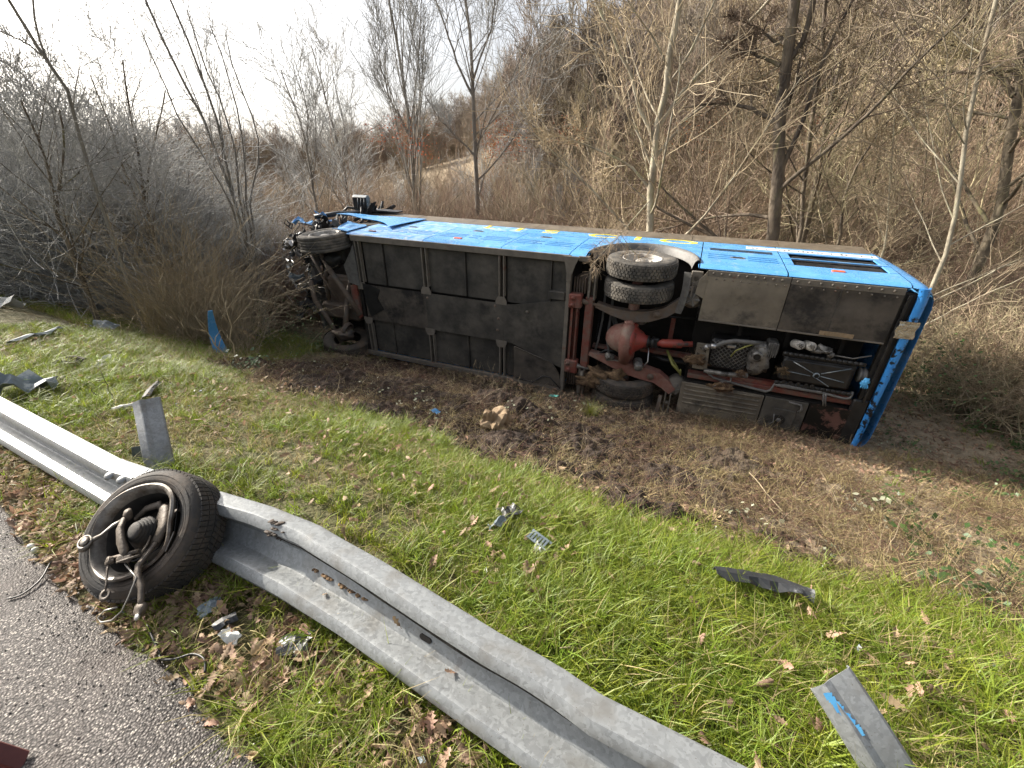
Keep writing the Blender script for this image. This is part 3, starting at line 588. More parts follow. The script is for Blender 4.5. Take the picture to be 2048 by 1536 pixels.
# engine doors at the rear with real openings
side_panel('engine_door', 7.345, 8.70, .0, .53, M['blue']); side_panel('engine_door', 7.345, 8.70, 1.36, 1.84, M['blue'])
side_panel('engine_door_bar', 7.345, 8.70, .925, .965, M['blue'], off=.008, nd=3)
side_panel('engine_door', 7.345, 7.46, .545, 1.345, M['blue']); side_panel('engine_door', 8.60, 8.70, .545, 1.345, M['blue'])
for d0, d1 in ((.55, .92), (.97, 1.34)):
    mb = MB(); mb.box((7.45, .03, d0), (8.61, .04, d1)); g = bp('air_grille', mb, M['black'])
    mb = MB()
    for i in range(60): s = 7.47 + i * .019; mb.box((s, .012, d0 + .01), (s + .006, .028, d1 - .01))
    bp('grille_mesh', mb, M['black'], g)
mb = MB(); mb.box((6.31, -.018, 1.10), (7.24, -.010, 1.30)); g = bp('air_grille', mb, M['black'])
mb = MB()
for i in range(48): s = 6.325 + i * .019; mb.box((s, -.026, 1.12), (s + .006, -.018, 1.28))
bp('grille_mesh', mb, M['black'], g)
# pressed louvres, recessed handles, marker lamps
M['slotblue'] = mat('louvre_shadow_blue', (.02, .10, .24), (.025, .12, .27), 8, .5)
slot = None
def slots(s0, ln, ds):
    global slot
    for d in ds:
        if slot is None:
            mb = MB(); mb.box((0, -.006, -.020), (1, .004, .020), .004); mb.sm = [False] * len(mb.f); slot = bp('vent_slot', mb, M['slotblue']); c = slot
        else: c = slot.copy(); SC.collection.objects.link(c)
        c.location = -ORG + Vector((s0, wof(d) - .006, d)); c.scale = (ln, 1, 1)
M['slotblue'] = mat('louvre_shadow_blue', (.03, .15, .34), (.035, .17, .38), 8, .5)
for a, L_ in ((.08, .34), (.54, .42), (1.12, .38), (1.66, .50), (2.52, .50), (3.16, .38), (3.72, .46), (4.33, .19)):
    slots(a, L_, (.46, .58, .70))
for a in (1.0, 2.26, 3.48): slots(a, .17, (.50, .66))
for a in (6.30, 6.86): slots(a, .40, (.56, .68, .80))
for s, d in ((.75, 1.0), (2.15, 1.12), (3.55, 1.05), (6.72, .68)):
    mb = MB(); mb.box((s - .11, wof(d) - .012, d - .05), (s + .11, wof(d) + .01, d + .05), .008); q = bp('door_handle', mb, M['hose'])
    mb = MB(); mb.box((s - .07, wof(d) - .020, d - .02), (s + .07, wof(d) - .010, d + .02), .004); bp('grip', mb, M['plastic_dk'], q)
for s, d, mt in ((7.97, .36, 'orange'), (2.12, .34, 'orange'), (.28, .30, 'red')):
    mb = MB(); mb.box((s - .08, -.028, d - .028), (s + .08, .0, d + .028), .01); bp('side_marker_lamp', mb, M[mt])
# lettering
def letter(ch, s, d, size, sx, m, name='letter', w_=-.016):
    cu = bpy.data.curves.new('txt', 'FONT'); cu.body = ch; cu.size = size; cu.extrude = .0015; cu.align_x = 'CENTER'; cu.offset = .012 * size
    t = bpy.data.objects.new('txt', cu); SC.collection.objects.link(t); dg = bpy.context.evaluated_depsgraph_get(); dg.update()
    me = bpy.data.meshes.new_from_object(t.evaluated_get(dg)); SC.collection.objects.unlink(t); bpy.data.objects.remove(t)
    me.materials.clear(); me.materials.append(m)
    me.transform(Matrix(((sx, 0, 0, s), (0, 0, -1, w_), (0, 1, 0, d), (0, 0, 0, 1))))
    o = link(name, me, bus); o.location = -ORG; return o
for ch, s, sx in (('L', 2.18, 1.1), ('I', 2.80, 1.5), ('S', 3.45, 1.35), ('C', 4.45, 1.45), ('I', 5.10, 1.5), ('O', 5.80, 1.55)):
    letter(ch, s, 1.50, .44, sx * 1.25, M['yellow'])
mb = MB(); mb.box((6.88, wof(1.6) - .014, 1.46), (8.70, wof(1.6) - .007, 1.66)); st = bp('white_name_strip', mb, M['white'])
for i in range(26):
    if rnd.random() < .22: continue
    s = 6.96 + i * .066; mb = MB(); mb.prism([(s, 1.52), (s + rnd.uniform(.018, .04), 1.52), (s + rnd.uniform(.02, .04), 1.55 + rnd.uniform(.01, .06)), (s + .006, 1.55 + rnd.uniform(0, .05))], wof(1.6) - .0165, wof(1.6) - .0145, 1); bp('faded_character', mb, M['plastic_dk'], st)
# windows, roof edge, rear and far shell
M['blue_roof'] = mat('dusty_roof_paint', (.18, .15, .11), (.12, .16, .22), 3, .5)
for s0, s1 in ((.16, 1.505), (1.512, 3.005), (3.012, 4.505), (4.512, 6.005), (6.012, 7.405), (7.412, 8.70)):
    side_panel('side_window', s0, s1, 1.855, 2.64, M['glass_dirt'], nd=6)
side_panel('driver_window', -1.15, .14, 1.95, 2.55, M['glass_dirt'], nd=6, label='dust covered driver window at the wrecked front')
def send(d): return 9.0 - .10 * (d / 1.7) ** 2 - (.25 * max(0, d - 2.0) ** 2)
sec = [(.07, 2.63), (.22, 2.74), (.38, 2.86), (.65, 2.94), (1.25, 2.97), (1.85, 2.94), (2.12, 2.86), (2.28, 2.74), (2.36, 2.61)]
mb = MB(); mb.grid(12, len(sec) - 1, lambda a, b: Vector((-1.3 + 9.75 * a, sec[round(b * (len(sec) - 1))][0], sec[round(b * (len(sec) - 1))][1]))); bp('roof', mb, M['blue_roof'], solid=.02)
# rear corner shell
loop = [(.03, .0), (-.005, .12), (-.012, .6), (-.015, 1.1), (-.012, 1.6), (.0, 1.95), (.02, 2.3), (.15, 2.62), (.38, 2.86), (.8, 2.95), (1.25, 2.97), (1.7, 2.95), (2.12, 2.86), (2.35, 2.62), (2.48, 2.3), (2.5, 1.95), (2.51, 1.1), (2.50, .12), (2.47, .0)]
V = []; F = []; st_ = [(0, 0), (.10, .006), (.18, .025), (.24, .07), (.275, .14), (.295, .25), (.30, .6)]
for e_, ins in st_:
    for (w0, d0) in loop:
        f_ = ins; cw = 1.25 + (w0 - 1.25) * (1 - f_ / 1.28); dd = d0 if d0 < .2 else d0 - (d0 / 2.9) ** 2 * f_ * .6; s0 = 8.715 if d0 < 2.3 else 8.715 - (d0 - 2.3) * .4
        s_ = s0 + (send(dd) - 8.72) * (e_ / .30); V.append((s_, cw, dd))
m_ = len(loop)
for i in range(len(st_) - 1):
    for k in range(m_ - 1): F.append((i * m_ + k, i * m_ + k + 1, (i + 1) * m_ + k + 1, (i + 1) * m_ + k))
F.append(tuple((len(st_) - 1) * m_ + k for k in range(m_)))
mb = MB(); mb.add(V, F, True); mb.sm[-1] = False; bp('rear_end', mb, M['blue'])
# bumper lip seen along the rear of the belly: three sections
for a, b in ((.02, .445), (.665, 1.10), (1.104, 1.62), (1.624, 2.46)):
    mb = MB(); mb.grid(10, 8, lambda p, q: Vector((8.80 + (.13 - .05 * (a + (b - a) * p) / 2.5) * q - .03 * max(0, (abs(a + (b - a) * p - 1.25) - 1.0) / .25) ** 2, a + (b - a) * p, -.045 * math.sin(math.pi * (.15 + .85 * q)) + .10 * max(0, q - .75) * 2)))
    bp('bumper_section', mb, M['blue_rear'], solid=.02)
mb = MB()
mb.grid(10, 8, lambda p, q: Vector((8.70 + .22 * q + .01 * math.sin(p * 9), .44 + .23 * p, -.075 + .03 * q * q + .012 * noise.noise(Vector((p * 5, q * 5, 0)))))); bp('foil_patch', mb, M['foil'], solid=.012, label='crumpled silver foil tape wrapped over the rear bumper')
# far (lower) side
mb = MB(); mb.box((0, 2.49, .03), (4.25, 2.515, 1.93)); mb.box((6.36, 2.49, .03), (8.7, 2.515, 1.93)); mb.box((4.5, 2.49, 1.25), (6.3, 2.515, 1.93)); bp('lower_side_panel', mb, M['blue'])
mb = MB(); mb.box((.1, 2.46, 1.95), (8.5, 2.49, 2.62)); bp('lower_side_window', mb, M['glass_dirt'])
# inner structure
mb = MB(); mb.box((.04, .10, .20), (4.26, 2.44, 2.55)); mb.box((4.26, .12, 1.02), (6.33, 2.44, 2.55)); mb.box((6.33, .06, .07), (8.66, .78, 2.5)); mb.box((6.33, .78, .62), (8.66, 1.86, 2.5)); mb.box((6.33, 1.86, .07), (8.66, 2.44, 2.5)); mb.box((-1.15, .12, 1.25), (.04, 2.4, 2.5))
bp('inner_structure', mb, M['void'])

# ---- belly of the luggage section
mb = MB(); mb.box((-.02, .02, -.012), (4.32, .13, .05), .006); bp('sill_rail', mb, M['frame'])
mb = MB(); mb.box((-.02, 2.40, -.012), (4.32, 2.49, .05), .006); bp('sill_rail', mb, M['frame'])
def panel(name, s0, s1, w0, w1, d, m, bow=0.012, seed=0, th=.02):
    mb = MB(); mb.grid(8, 8, lambda a, b: Vector((s0 + (s1 - s0) * a, w0 + (w1 - w0) * b, d + bow * math.sin(math.pi * a) * math.sin(math.pi * b) * noise.noise(Vector((a * 2 + seed * 5, b * 2, seed))) * 2))); return bp(name, mb, m, solid=th)
k = 0
for (s0, s1) in ((.20, .62), (.68, 1.52), (1.64, 2.37), (2.42, 3.04), (3.20, 3.96), (4.01, 4.25)):
    panel('floor_panel', s0, s1, .14, .94, .075, M['belly'], seed=k); k += 1
for (s0, s1) in ((.22, .66), (.70, 1.52), (1.66, 2.37), (2.42, 3.04), (3.18, 3.32)):
    panel('floor_panel', s0, s1, 1.67, 2.39, .075, M['belly'], seed=k); k += 1
for s in (.65, 2.395, 3.985):
    mb = MB(); mb.box((s - .014, .13, .03), (s + .014, .93, .07), .004); bp('floor_rib', mb, M['belly'])
for s in (.68, 2.395):
    mb = MB(); mb.box((s - .014, 1.69, .03), (s + .014, 2.39, .07), .004); bp('floor_rib', mb, M['belly'])
def cross(s, w0, w1, gus):
    for q in (-.052, .032):
        mb = MB(); mb.box((s + q, w0, -.004), (s + q + .026, w1, .06), .005); mb.box((s + q - .006, w0, .052), (s + q + .032, w1, .066)); bp('cross_beam', mb, M['frame'])
    g0, g1 = gus; mb = MB(); y0, y1 = (w1, w1 + .12) if g0 > 0 else (w0, w0 - .12)
    mb.prism([(s - .065, y0), (s + .065, y0), (s + .105, y1 - g0 * .04), (s + .105, y1 + g0 * .02), (s - .105, y1 + g0 * .02), (s - .105, y1 - g0 * .04)], -.016, .0, 2); bp('gusset_plate', mb, M['frame'])
cross(.10, .13, .92, (1, 0)); cross(.13, 1.78, 2.40, (-1, 0)); cross(1.58, .13, .84, (1, 0)); cross(3.11, .13, .84, (1, 0)); cross(1.60, 1.80, 2.40, (-1, 0)); cross(3.11, 1.80, 2.40, (-1, 0))
# tunnel plates (overlapping)
for i, (s0, s1, d) in enumerate(((.13, 1.64, -.004), (1.56, 3.15, -.008), (3.07, 4.27, -.004))):
    mb = MB(); w0 = lambda s: .96 if s < 3.3 else .96 - .2 * (s - 3.3) / .97; w1 = lambda s: 1.68 if s < 3.3 else 1.68 + .30 * (s - 3.3) / .9
    mb.grid(10, 8, lambda a, b: Vector((s0 + (s1 - s0) * a, w0(s0 + (s1 - s0) * a) + (w1(s0 + (s1 - s0) * a) - w0(s0 + (s1 - s0) * a)) * b, d + .008 * noise.noise(Vector((a * 3 + i * 7, b * 2, i)))))); bp('tunnel_plate', mb, M['belly3'] if i == 0 else M['belly'], solid=.012)
mb = MB(); mb.prism([(.12, .93), (.34, .96), (.52, 1.02), (.44, 1.20), (.55, 1.42), (.22, 1.62), (.14, 1.3)], -.022, -.012, 2); bp('torn_cover', mb, M['black'], label='torn black cover at the front of the tunnel')
for s, w_ in ((3.0, 1.02), (1.6, 1.05), (3.06, 1.25), (3.04, 1.47), (3.6, 1.05)):
    mb = MB(); mb.lathe([(.0, -.018), (.028, -.018), (.03, -.008)], (s, w_, 0), (0, 0, 1), 12); bp('mounting_bolt', mb, M['arm'])
mb = MB(); mb.prism([(3.36, 1.73), (4.10, 1.93), (4.24, 2.12), (4.30, 2.40), (3.36, 2.40)], -.02, .0, 2); mb.tube([(3.37, 1.73, -.025), (4.10, 1.93, -.025), (4.24, 2.12, -.025)], .010, 6); bp('step_well_plate', mb, M['belly3'])
mb = MB(); mb.tube([(3.42, 2.36, -.02), (3.75, 2.40, -.02), (3.95, 2.22, -.024), (4.08, 2.23, -.02), (4.28, 2.42, -.02)], .012, 6); bp('loose_cable', mb, M['wire'])
mb = MB(); mb.box((3.98, .62, -.035), (4.26, .76, .06), .01); bp('junction_box', mb, M['belly'])
mb = MB(); mb.box((4.27, .03, -.02), (4.335, 2.46, .10), .006); bp('end_beam', mb, M['frame'])
mb = MB(); mb.prism([(4.20, .03), (4.46, .03), (4.40, .16), (4.36, .30), (4.27, .30), (4.24, .16)], -.05, -.022, 2); mb.box((4.27, .30, -.05), (4.35, .42, -.02), .005); bp('end_bracket', mb, M['frame'])
mb = MB(); mb.box((4.44, .02, -.01), (4.62, .10, .06), .006); bp('jacking_bracket', mb, M['frame'])

# ---- rear axle bay
def tubep(name, pts, r, m, n=10, parent=None, label=None):
    mb = MB(); mb.tube(pts, r, n); return bp(name, mb, m, parent, label=label)
def channel(name, s0, s1, w0, w1, d0, d1, m, t=.014):
    mb = MB(); mb.box((s0, w0, d0), (s0 + t, w1, d1)); mb.box((s1 - t, w0, d0), (s1, w1, d1)); mb.box((s0, w0, d1), (s1, w1, d1 + t)); mb.box((s0, w0, d0), (s0 + .04, w1, d0 + t * .8)); mb.box((s1 - .03, w0, d0), (s1, w1, d0 + t * .8)); return bp(name, mb, m)
channel('cross_member', 4.37, 4.50, .86, 1.86, -.02, .10, M['red'])
mb = MB(); mb.box((4.335, .62, -.06), (4.55, .86, .10), .02); mb.lathe([(.0, -.02), (.035, -.02), (.035, .02)], (4.40, .80, -.06), (0, 0, 1), 14); mb.lathe([(.0, -.02), (.035, -.02), (.035, .02)], (4.41, .68, -.06), (0, 0, 1), 14); bp('link_bracket', mb, M['red'])
mb = MB(); mb.box((4.335, 1.80, -.06), (4.56, 2.05, .10), .02); mb.lathe([(.0, -.02), (.035, -.02), (.035, .02)], (4.40, 1.86, -.06), (0, 0, 1), 14); mb.lathe([(.0, -.02), (.035, -.02), (.035, .02)], (4.41, 1.98, -.06), (0, 0, 1), 14); bp('link_bracket', mb, M['red'])
mb = MB(); mb.box((4.60, .66, .00), (4.73, 1.93, .16), .012); bp('chassis_leg', mb, M['red'])
channel('hanger_bracket', 4.62, 4.75, .22, .70, .00, .13, M['frame']); channel('hanger_bracket', 4.58, 4.70, 1.95, 2.45, .00, .13, M['frame'])
tubep('radius_rod', [(4.50, .74, .02), (4.62, .75, .02), (4.66, .76, .03), (5.10, .84, .06), (5.38, .88, .10)], [.045, .045, .026, .026, .034], M['arm'])
tubep('radius_rod', [(4.47, 1.89, .0), (4.58, 1.91, .0), (4.62, 1.92, .01), (5.0, 1.97, .06), (5.42, 2.0, .12)], [.045, .045, .026, .026, .032], M['wire_gr'])
def plate_path(name, pts, hw, d0, d1, m, label=None):
    P = [Vector((p[0], p[1], 0)) for p in pts]; L1 = []; L2 = []
    hws = hw if isinstance(hw, list) else [hw] * len(P)
    for i, p in enumerate(P):
        t = (P[min(i + 1, len(P) - 1)] - P[max(i - 1, 0)]).normalized(); n_ = Vector((-t.y, t.x, 0)); L1.append(p + n_ * hws[i]); L2.append(p - n_ * hws[i])
    mb = MB()
    for i in range(len(P) - 1):
        a, b, c, e = L1[i], L1[i + 1], L2[i + 1], L2[i]
        v = [(q.x, q.y, z) for z in (d0, d1) for q in (a, b, c, e)]; mb.add(v, [(3, 2, 1, 0), (4, 5, 6, 7), (0, 1, 5, 4), (2, 3, 7, 6)] + ([(0, 4, 7, 3)] if i == 0 else []) + ([(1, 2, 6, 5)] if i == len(P) - 2 else []))
    return bp(name, mb, m, label=label)
plate_path('suspension_beam', [(4.78, .78), (5.05, .86), (5.35, .90), (5.62, .86), (5.86, .76), (6.02, .62), (6.14, .50)], [.04, .06, .09, .085, .075, .07, .06], .02, .16, M['arm'])
plate_path('suspension_beam', [(4.74, 1.64), (5.05, 1.72), (5.35, 1.80), (5.66, 1.84), (5.90, 1.88), (6.06, 1.98), (6.18, 2.08)], [.03, .06, .10, .11, .10, .085, .07], .0, .16, M['red_dusty'])
for s, w_ in ((5.74, .80), (5.80, 1.87)):
    mb = MB(); mb.lathe([(.0, -.03), (.035, -.03), (.035, -.02), (.05, -.02), (.055, 0), (.055, .03)], (s, w_, .0), (0, 0, 1), 18); bp('pivot_bolt', mb, M['arm'])
def airbag(s, w_, d, r, ribs=False):
    mb = MB(); mb.lathe([(.0, -.01), (r * .55, -.01), (r * .62, .0), (r * .66, .03), (r * .95, .05), (r, .09), (r, .16), (r * .92, .21), (r * .75, .25), (r * .8, .30)], (s, w_, d), (0, 0, 1), 28); o = bp('air_spring', mb, M['frame'] if not ribs else M['arm'])
    if ribs:
        for q in range(-3, 4):
            mb = MB(); mb.box((s - .006 + q * .045, w_ - r * .75, d - .05), (s + .006 + q * .045, w_ + r * .75, d + .0)); bp('bag_rib', mb, M['arm'], o)
    else:
        mb = MB()
        for q in range(5): a = q * 1.257; mb.add([(s, w_, d - .03), (s + .09 * math.cos(a - .25), w_ + .09 * math.sin(a - .25), d - .012), (s + .11 * math.cos(a), w_ + .11 * math.sin(a), d - .02), (s + .09 * math.cos(a + .25), w_ + .09 * math.sin(a + .25), d - .012)], [(0, 1, 2, 3)])
        bp('piston_star', mb, M['hose'], o)
airbag(6.20, .50, .02, .16); airbag(6.22, 2.02, .03, .17); airbag(4.52, .50, .12, .17, True); airbag(4.50, 2.22, .14, .17, True)
# axle housing, differential, pinion, propshaft
axl = bp('axle_housing', MB().tube([(5.36, .30, .20), (5.36, .80, .18), (5.36, 1.0, .16), (5.36, 1.62, .16), (5.36, 1.80, .18), (5.36, 2.25, .20)], [.085, .085, .12, .12, .085, .085], 16), M['red_dusty'])
mb = MB(); pr = [(.0, -.36), (.07, -.35), (.14, -.31), (.20, -.24), (.245, -.13), (.265, -.05), (.27, .0)]; mb.lathe(pr, (5.34, 1.30, .10), (1, 0, 0), 32); bp('differential_dome', mb, M['red_dusty'], None)
mb = MB(); mb.box((5.28, .93, -.115), (5.42, 1.70, -.02), .03); mb.tube([(5.35, 1.0, -.06), (5.35, 1.3, -.14), (5.35, 1.64, -.06)], [.09, .12, .09], 12); bp('axle_band', mb, M['red_dusty'])
mb = MB(); mb.lathe([(.27, .0), (.285, .02), (.285, .05), (.22, .07), (.19, .10), (.15, .17), (.10, .22), (.10, .26)], (5.40, 1.29, .06), (1, 0, 0), 32)
for q in range(14): a = q * .4488; mb.lathe([(.0, .07), (.016, .07), (.016, .04)], (5.40, 1.29 + .25 * math.cos(a), .06 + .25 * math.sin(a)), (1, 0, 0), 6)
bp('differential_casing', mb, M['red_bright'])
mb = MB(); mb.lathe([(.0, 0), (.10, 0), (.10, .025), (.06, .03), (.06, .06), (.095, .07), (.095, .10), (.05, .11)], (5.66, 1.28, .04), (1, 0, 0), 20); mb.box((5.75, 1.20, .0), (5.84, 1.36, .09), .015); bp('drive_flange', mb, M['black'])
tubep('propshaft', [(5.82, 1.275, .04), (5.87, 1.27, .04), (5.88, 1.27, .04), (6.18, 1.24, .06), (6.20, 1.24, .06), (6.34, 1.22, .07)], [.05, .05, .068, .068, .045, .045], M['red_bright'], 18)
mb = MB(); mb.lathe([(.0, -.115), (.045, -.11), (.068, -.095), (.072, -.08), (.062, -.07), (.062, -.06), (.072, -.05), (.074, .10)], (5.58, 1.68, -.02), (-.25, -.25, 1), 24); bp('air_filter_can', mb, M['alu'])
mb = MB(); mb.blob((5.10, 1.63, .0), .07, (1.2, .9, .8), 7, 3, .5); mb.lathe([(.0, -.09), (.03, -.085), (.035, -.05)], (5.10, 1.60, .0), (0, -.3, 1), 12); bp('levelling_valve', mb, M['alu'])
mb = MB(); mb.lathe([(.0, -.02), (.075, -.02), (.085, .02), (.085, .10)], (5.52, .95, .08), (0, 0, 1), 20); bp('brake_chamber', mb, M['alu'])
for pts, r, mt in (([(4.86, .66, .3), (4.86, 1.10, .28), (4.84, 1.46, .2), (4.82, 1.62, .14)], .02, 'hose'), ([(4.98, .62, .35), (4.99, 1.0, .32), (4.98, 1.42, .25), (5.06, 1.60, .1)], .022, 'hose'), ([(4.78, .9, .4), (4.78, 1.4, .36), (4.78, 1.5, .3)], .012, 'wire'),
                   ([(5.0, 1.02, .45), (5.10, 1.22, .42), (5.16, 1.36, .4)], .025, 'hose'), ([(4.96, 1.06, .5), (5.06, 1.28, .45), (5.14, 1.42, .4)], .018, 'hose'), ([(5.62, 1.30, .30), (5.70, 1.45, .1), (5.72, 1.62, .02), (5.66, 1.72, .0)], .010, 'steel'),
                   ([(5.98, 1.44, .2), (6.10, 1.60, .05), (6.24, 1.72, .02)], .022, 'hose_y'), ([(6.02, 1.52, .25), (6.18, 1.66, .1), (6.26, 1.78, .05), (6.24, 1.66, .02)], .012, 'hose_y'), ([(5.70, 1.60, .3), (5.96, 1.64, .25), (6.3, 1.62, .22)], .035, 'wire'), ([(5.2, 1.56, .1), (5.0, 1.58, .12), (4.84, 1.7, .1)], .02, 'wire'),
                   ([(4.80, 1.2, .5), (5.2, 1.05, .55), (5.9, .98, .5), (6.35, .95, .5)], .015, 'wire'), ([(5.4, 1.75, .05), (5.2, 1.68, .0), (5.05, 1.7, -.01)], .014, 'wire_gr')):
    tubep('hose', pts, r, M[mt])
mb = MB(); mb.box((5.55, 1.52, .30), (6.36, 1.58, .42)); mb.box((4.75, 1.55, .20), (5.15, 1.60, .30)); mb.box((5.95, 1.0, .5), (6.02, 1.5, .6)); bp('chassis_rail', mb, M['red'])
mb = MB(); mb.grid(2, 10, lambda a, b: Vector((6.02 + .10 * a - .04 * b + .03 * math.sin(b * 3), .10 + .64 * b, -.02 - .03 * a + .05 * b * b))); bp('ribbed_mud_flap', mb, M['hose'], solid=.008)
mb = MB(); mb.grid(2, 10, lambda a, b: Vector((5.99 + .055 * a - .02 * b, 2.14 + .44 * b, -.06 - .02 * a - .03 * math.sin(b * 3)))); bp('ribbed_mud_flap', mb, M['arm'], solid=.008)
for w0, w1 in ((.24, .46), (2.10, 2.46)):
    mb = MB(); mb.box((6.08, w0, -.03), (6.10, w1, .05)); mb.box((6.16, w0, -.03), (6.18, w1, .05)); mb.lathe([(.0, -.02), (.025, -.02), (.025, .02)], (6.13, (w0 + w1) / 2, -.02), (0, 0, 1), 10); bp('shackle', mb, M['frame'])
tubep('brake_cable', [(4.62, .20, .1), (4.68, .10, .02), (4.75, .05, .0), (4.70, .16, .05)], .008, M['wire'])
tubep('shock_absorber', [(4.66, 1.98, -.03), (4.66, 2.20, -.02), (4.65, 2.22, -.02), (4.64, 2.48, .0)], [.03, .03, .018, .018], M['frame'])
mb = MB(); mb.lathe([(.0, -.03), (.04, -.03), (.05, -.02), (.05, .02)], (6.20, .18, .03), (0, 0, 1), 16); mb.box((6.12, .08, .0), (6.28, .30, .04), .01); bp('towing_eye', mb, M['frame'])

# ---- engine compartment
for s0, s1, mt in ((6.34, 7.385, 'belly2'), (7.395, 8.66, 'belly3')):
    o = panel('rear_floor_plate', s0, s1, .12, .79, -.004, M[mt], .03, 50 + s0)
    mb = MB(); mb.box((s0, .045, -.016), (s1, .13, .03), .004); bp('plate_flange', mb, M['frame'], None)
    mb = MB(); mb.box((s0, .775, -.02), (s1, .80, .05), .004); bp('plate_flange', mb, M['frame'], None)
    mb = MB()
    for q in range(9): s = s0 + .07 + q * (s1 - s0 - .12) / 8.5; mb.lathe([(.0, -.026), (.016, -.025), (.02, -.016)], (s, .085, 0), (0, 0, 1), 8); mb.lathe([(.0, -.026), (.010, -.025), (.014, -.002)], (s + .05, .16, 0), (0, 0, 1), 8)
    bp('flange_bolts', mb, M['frame'], None)['kind'] = 'stuff'
mb = MB(); mb.prism([(6.24, .20), (6.34, .05), (6.34, .46), (6.22, .40)], -.02, .0, 2); bp('corner_plate', mb, M['belly2'])
mb = MB(); mb.box((7.98, .14, -.022), (8.0, .78, -.005)); bp('plate_joint', mb, M['belly'])
mb = MB(); mb.grid(8, 3, lambda a, b: Vector((7.9 + .4 * a, .71 + .06 * b, -.03 - .006 * math.sin(a * 8)))); bp('dried_mud_patch', mb, M['rock'], solid=.006)
mb = MB(); mb.box((8.66, .10, .02), (8.80, 1.66, .10)); mb.box((8.70, .12, -.03), (8.735, 1.7, .02), .005); bp('rear_cross_rail', mb, M['black'])
# gearbox frame plate with triangular cut-outs
def gb(): 
    q = [(6.40, 1.15), (6.58, 1.15), (6.62, 1.58), (6.40, 1.58)]
    mb = MB(); d0, d1 = -.02, 0
    cx = [(6.44, 1.22, 6.54, 1.22, 6.55, 1.30), (6.43, 1.30, 6.43, 1.42, 6.50, 1.36), (6.56, 1.36, 6.58, 1.46, 6.52, 1.42), (6.45, 1.52, 6.56, 1.53, 6.50, 1.45)]
    mb.prism(q, d0, d1, 2); o = bp('gearbox_plate', mb, M['belly2'])
    for t in cx:
        mb = MB(); mb.prism([(t[0], t[1]), (t[2], t[3]), (t[4], t[5])], -.022, -.0205, 2); bp('cut_out', mb, M['void'], o)
gb()
mb = MB(); mb.box((6.60, 1.08, .06), (7.16, 1.56, .40), .03); gbx = bp('gearbox', mb, M['black'])
mb = MB()
for q in range(-6, 13):
    for sg in (1, -1):
        c = 6.62 + q * .07; a = (c, 1.10, .05); b_ = (c + sg * .42, 1.52, .05)
        x0, x1 = a[0], b_[0]
        t0 = 0; t1 = 1
        if sg > 0: t0 = max(0, (6.63 - x0) / .42); t1 = min(1, (7.14 - x0) / .42)
        else: t0 = max(0, (x0 - 7.14) / .42); t1 = min(1, (x0 - 6.63) / .42)
        if t1 - t0 > .1: mb.tube([(x0 + (x1 - x0) * t0, 1.10 + .42 * t0, .055), (x0 + (x1 - x0) * t1, 1.10 + .42 * t1, .055)], .006, 4)
bp('casing_ribs', mb, M['alu'], gbx)
tubep('coolant_pipe', [(6.50, 1.24, -.03), (6.55, 1.17, -.05), (6.66, 1.15, -.05), (6.76, 1.08, -.03), (6.9, 1.04, -.02), (7.16, 1.03, .0), (7.3, 1.06, .1)], .034, M['hose'])
mb = MB(); mb.tube([(6.60, 1.16, -.05), (6.66, 1.15, -.05)], .041, 12); mb.tube([(6.52, 1.20, -.04), (6.56, 1.17, -.05)], .040, 12); bp('pipe_clamp', mb, M['steel'])
tubep('exhaust_pipe', [(6.58, 1.59, -.03), (6.9, 1.59, -.03), (7.2, 1.56, -.02)], .038, M['alu'])
mb = MB(); mb.blob((7.28, 1.30, .06), .17, (1.0, 1.5, .5), 9, 7, .5); mb.box((7.16, 1.05, .0), (7.36, 1.5, .2), .03); mb.lathe([(.05, -.10), (.075, -.10), (.08, .0)], (7.24, 1.22, .02), (0, 0, 1), 18); bp('bell_housing', mb, M['alu'])
mb = MB(); mb.lathe([(.0, -.085), (.05, -.085)], (7.24, 1.22, .02), (0, 0, 1), 18); bp('drain_opening', mb, M['void'])
mb = MB(); mb.box((7.36, 1.02, .02), (7.50, 1.20, .3), .02)
for q in range(5): mb.box((7.36 + q * .028, 1.0, .0), (7.37 + q * .028, 1.22, .02))
bp('starter_housing', mb, M['hose'])
tubep('dipstick_hose', [(6.90, 1.30, -.01), (6.95, 1.18, -.03), (7.06, 1.10, -.03), (7.18, 1.04, .0)], .012, M['hose_y'])
mb = MB(); mb.box((6.82, 1.12, .0), (6.94, 1.17, .04), .01); bp('metal_tag', mb, M['steel'])
tubep('pressure_pipe', [(6.62, 1.62, .02), (6.74, 1.70, .0), (7.28, 1.76, .0), (7.50, 1.78, .0), (7.56, 1.74, .0), (7.58, 1.64, .0), (7.72, 1.62, .0), (8.24, 1.65, .0), (8.48, 1.68, .0), (8.55, 1.66, .0), (8.56, 1.56, .02)], .020, M['hose'])
tubep('bracket_loop', [(6.98, 1.60, .0), (6.99, 1.70, -.03), (6.85, 1.74, -.03), (6.76, 1.86, -.02)], .014, M['hose'])
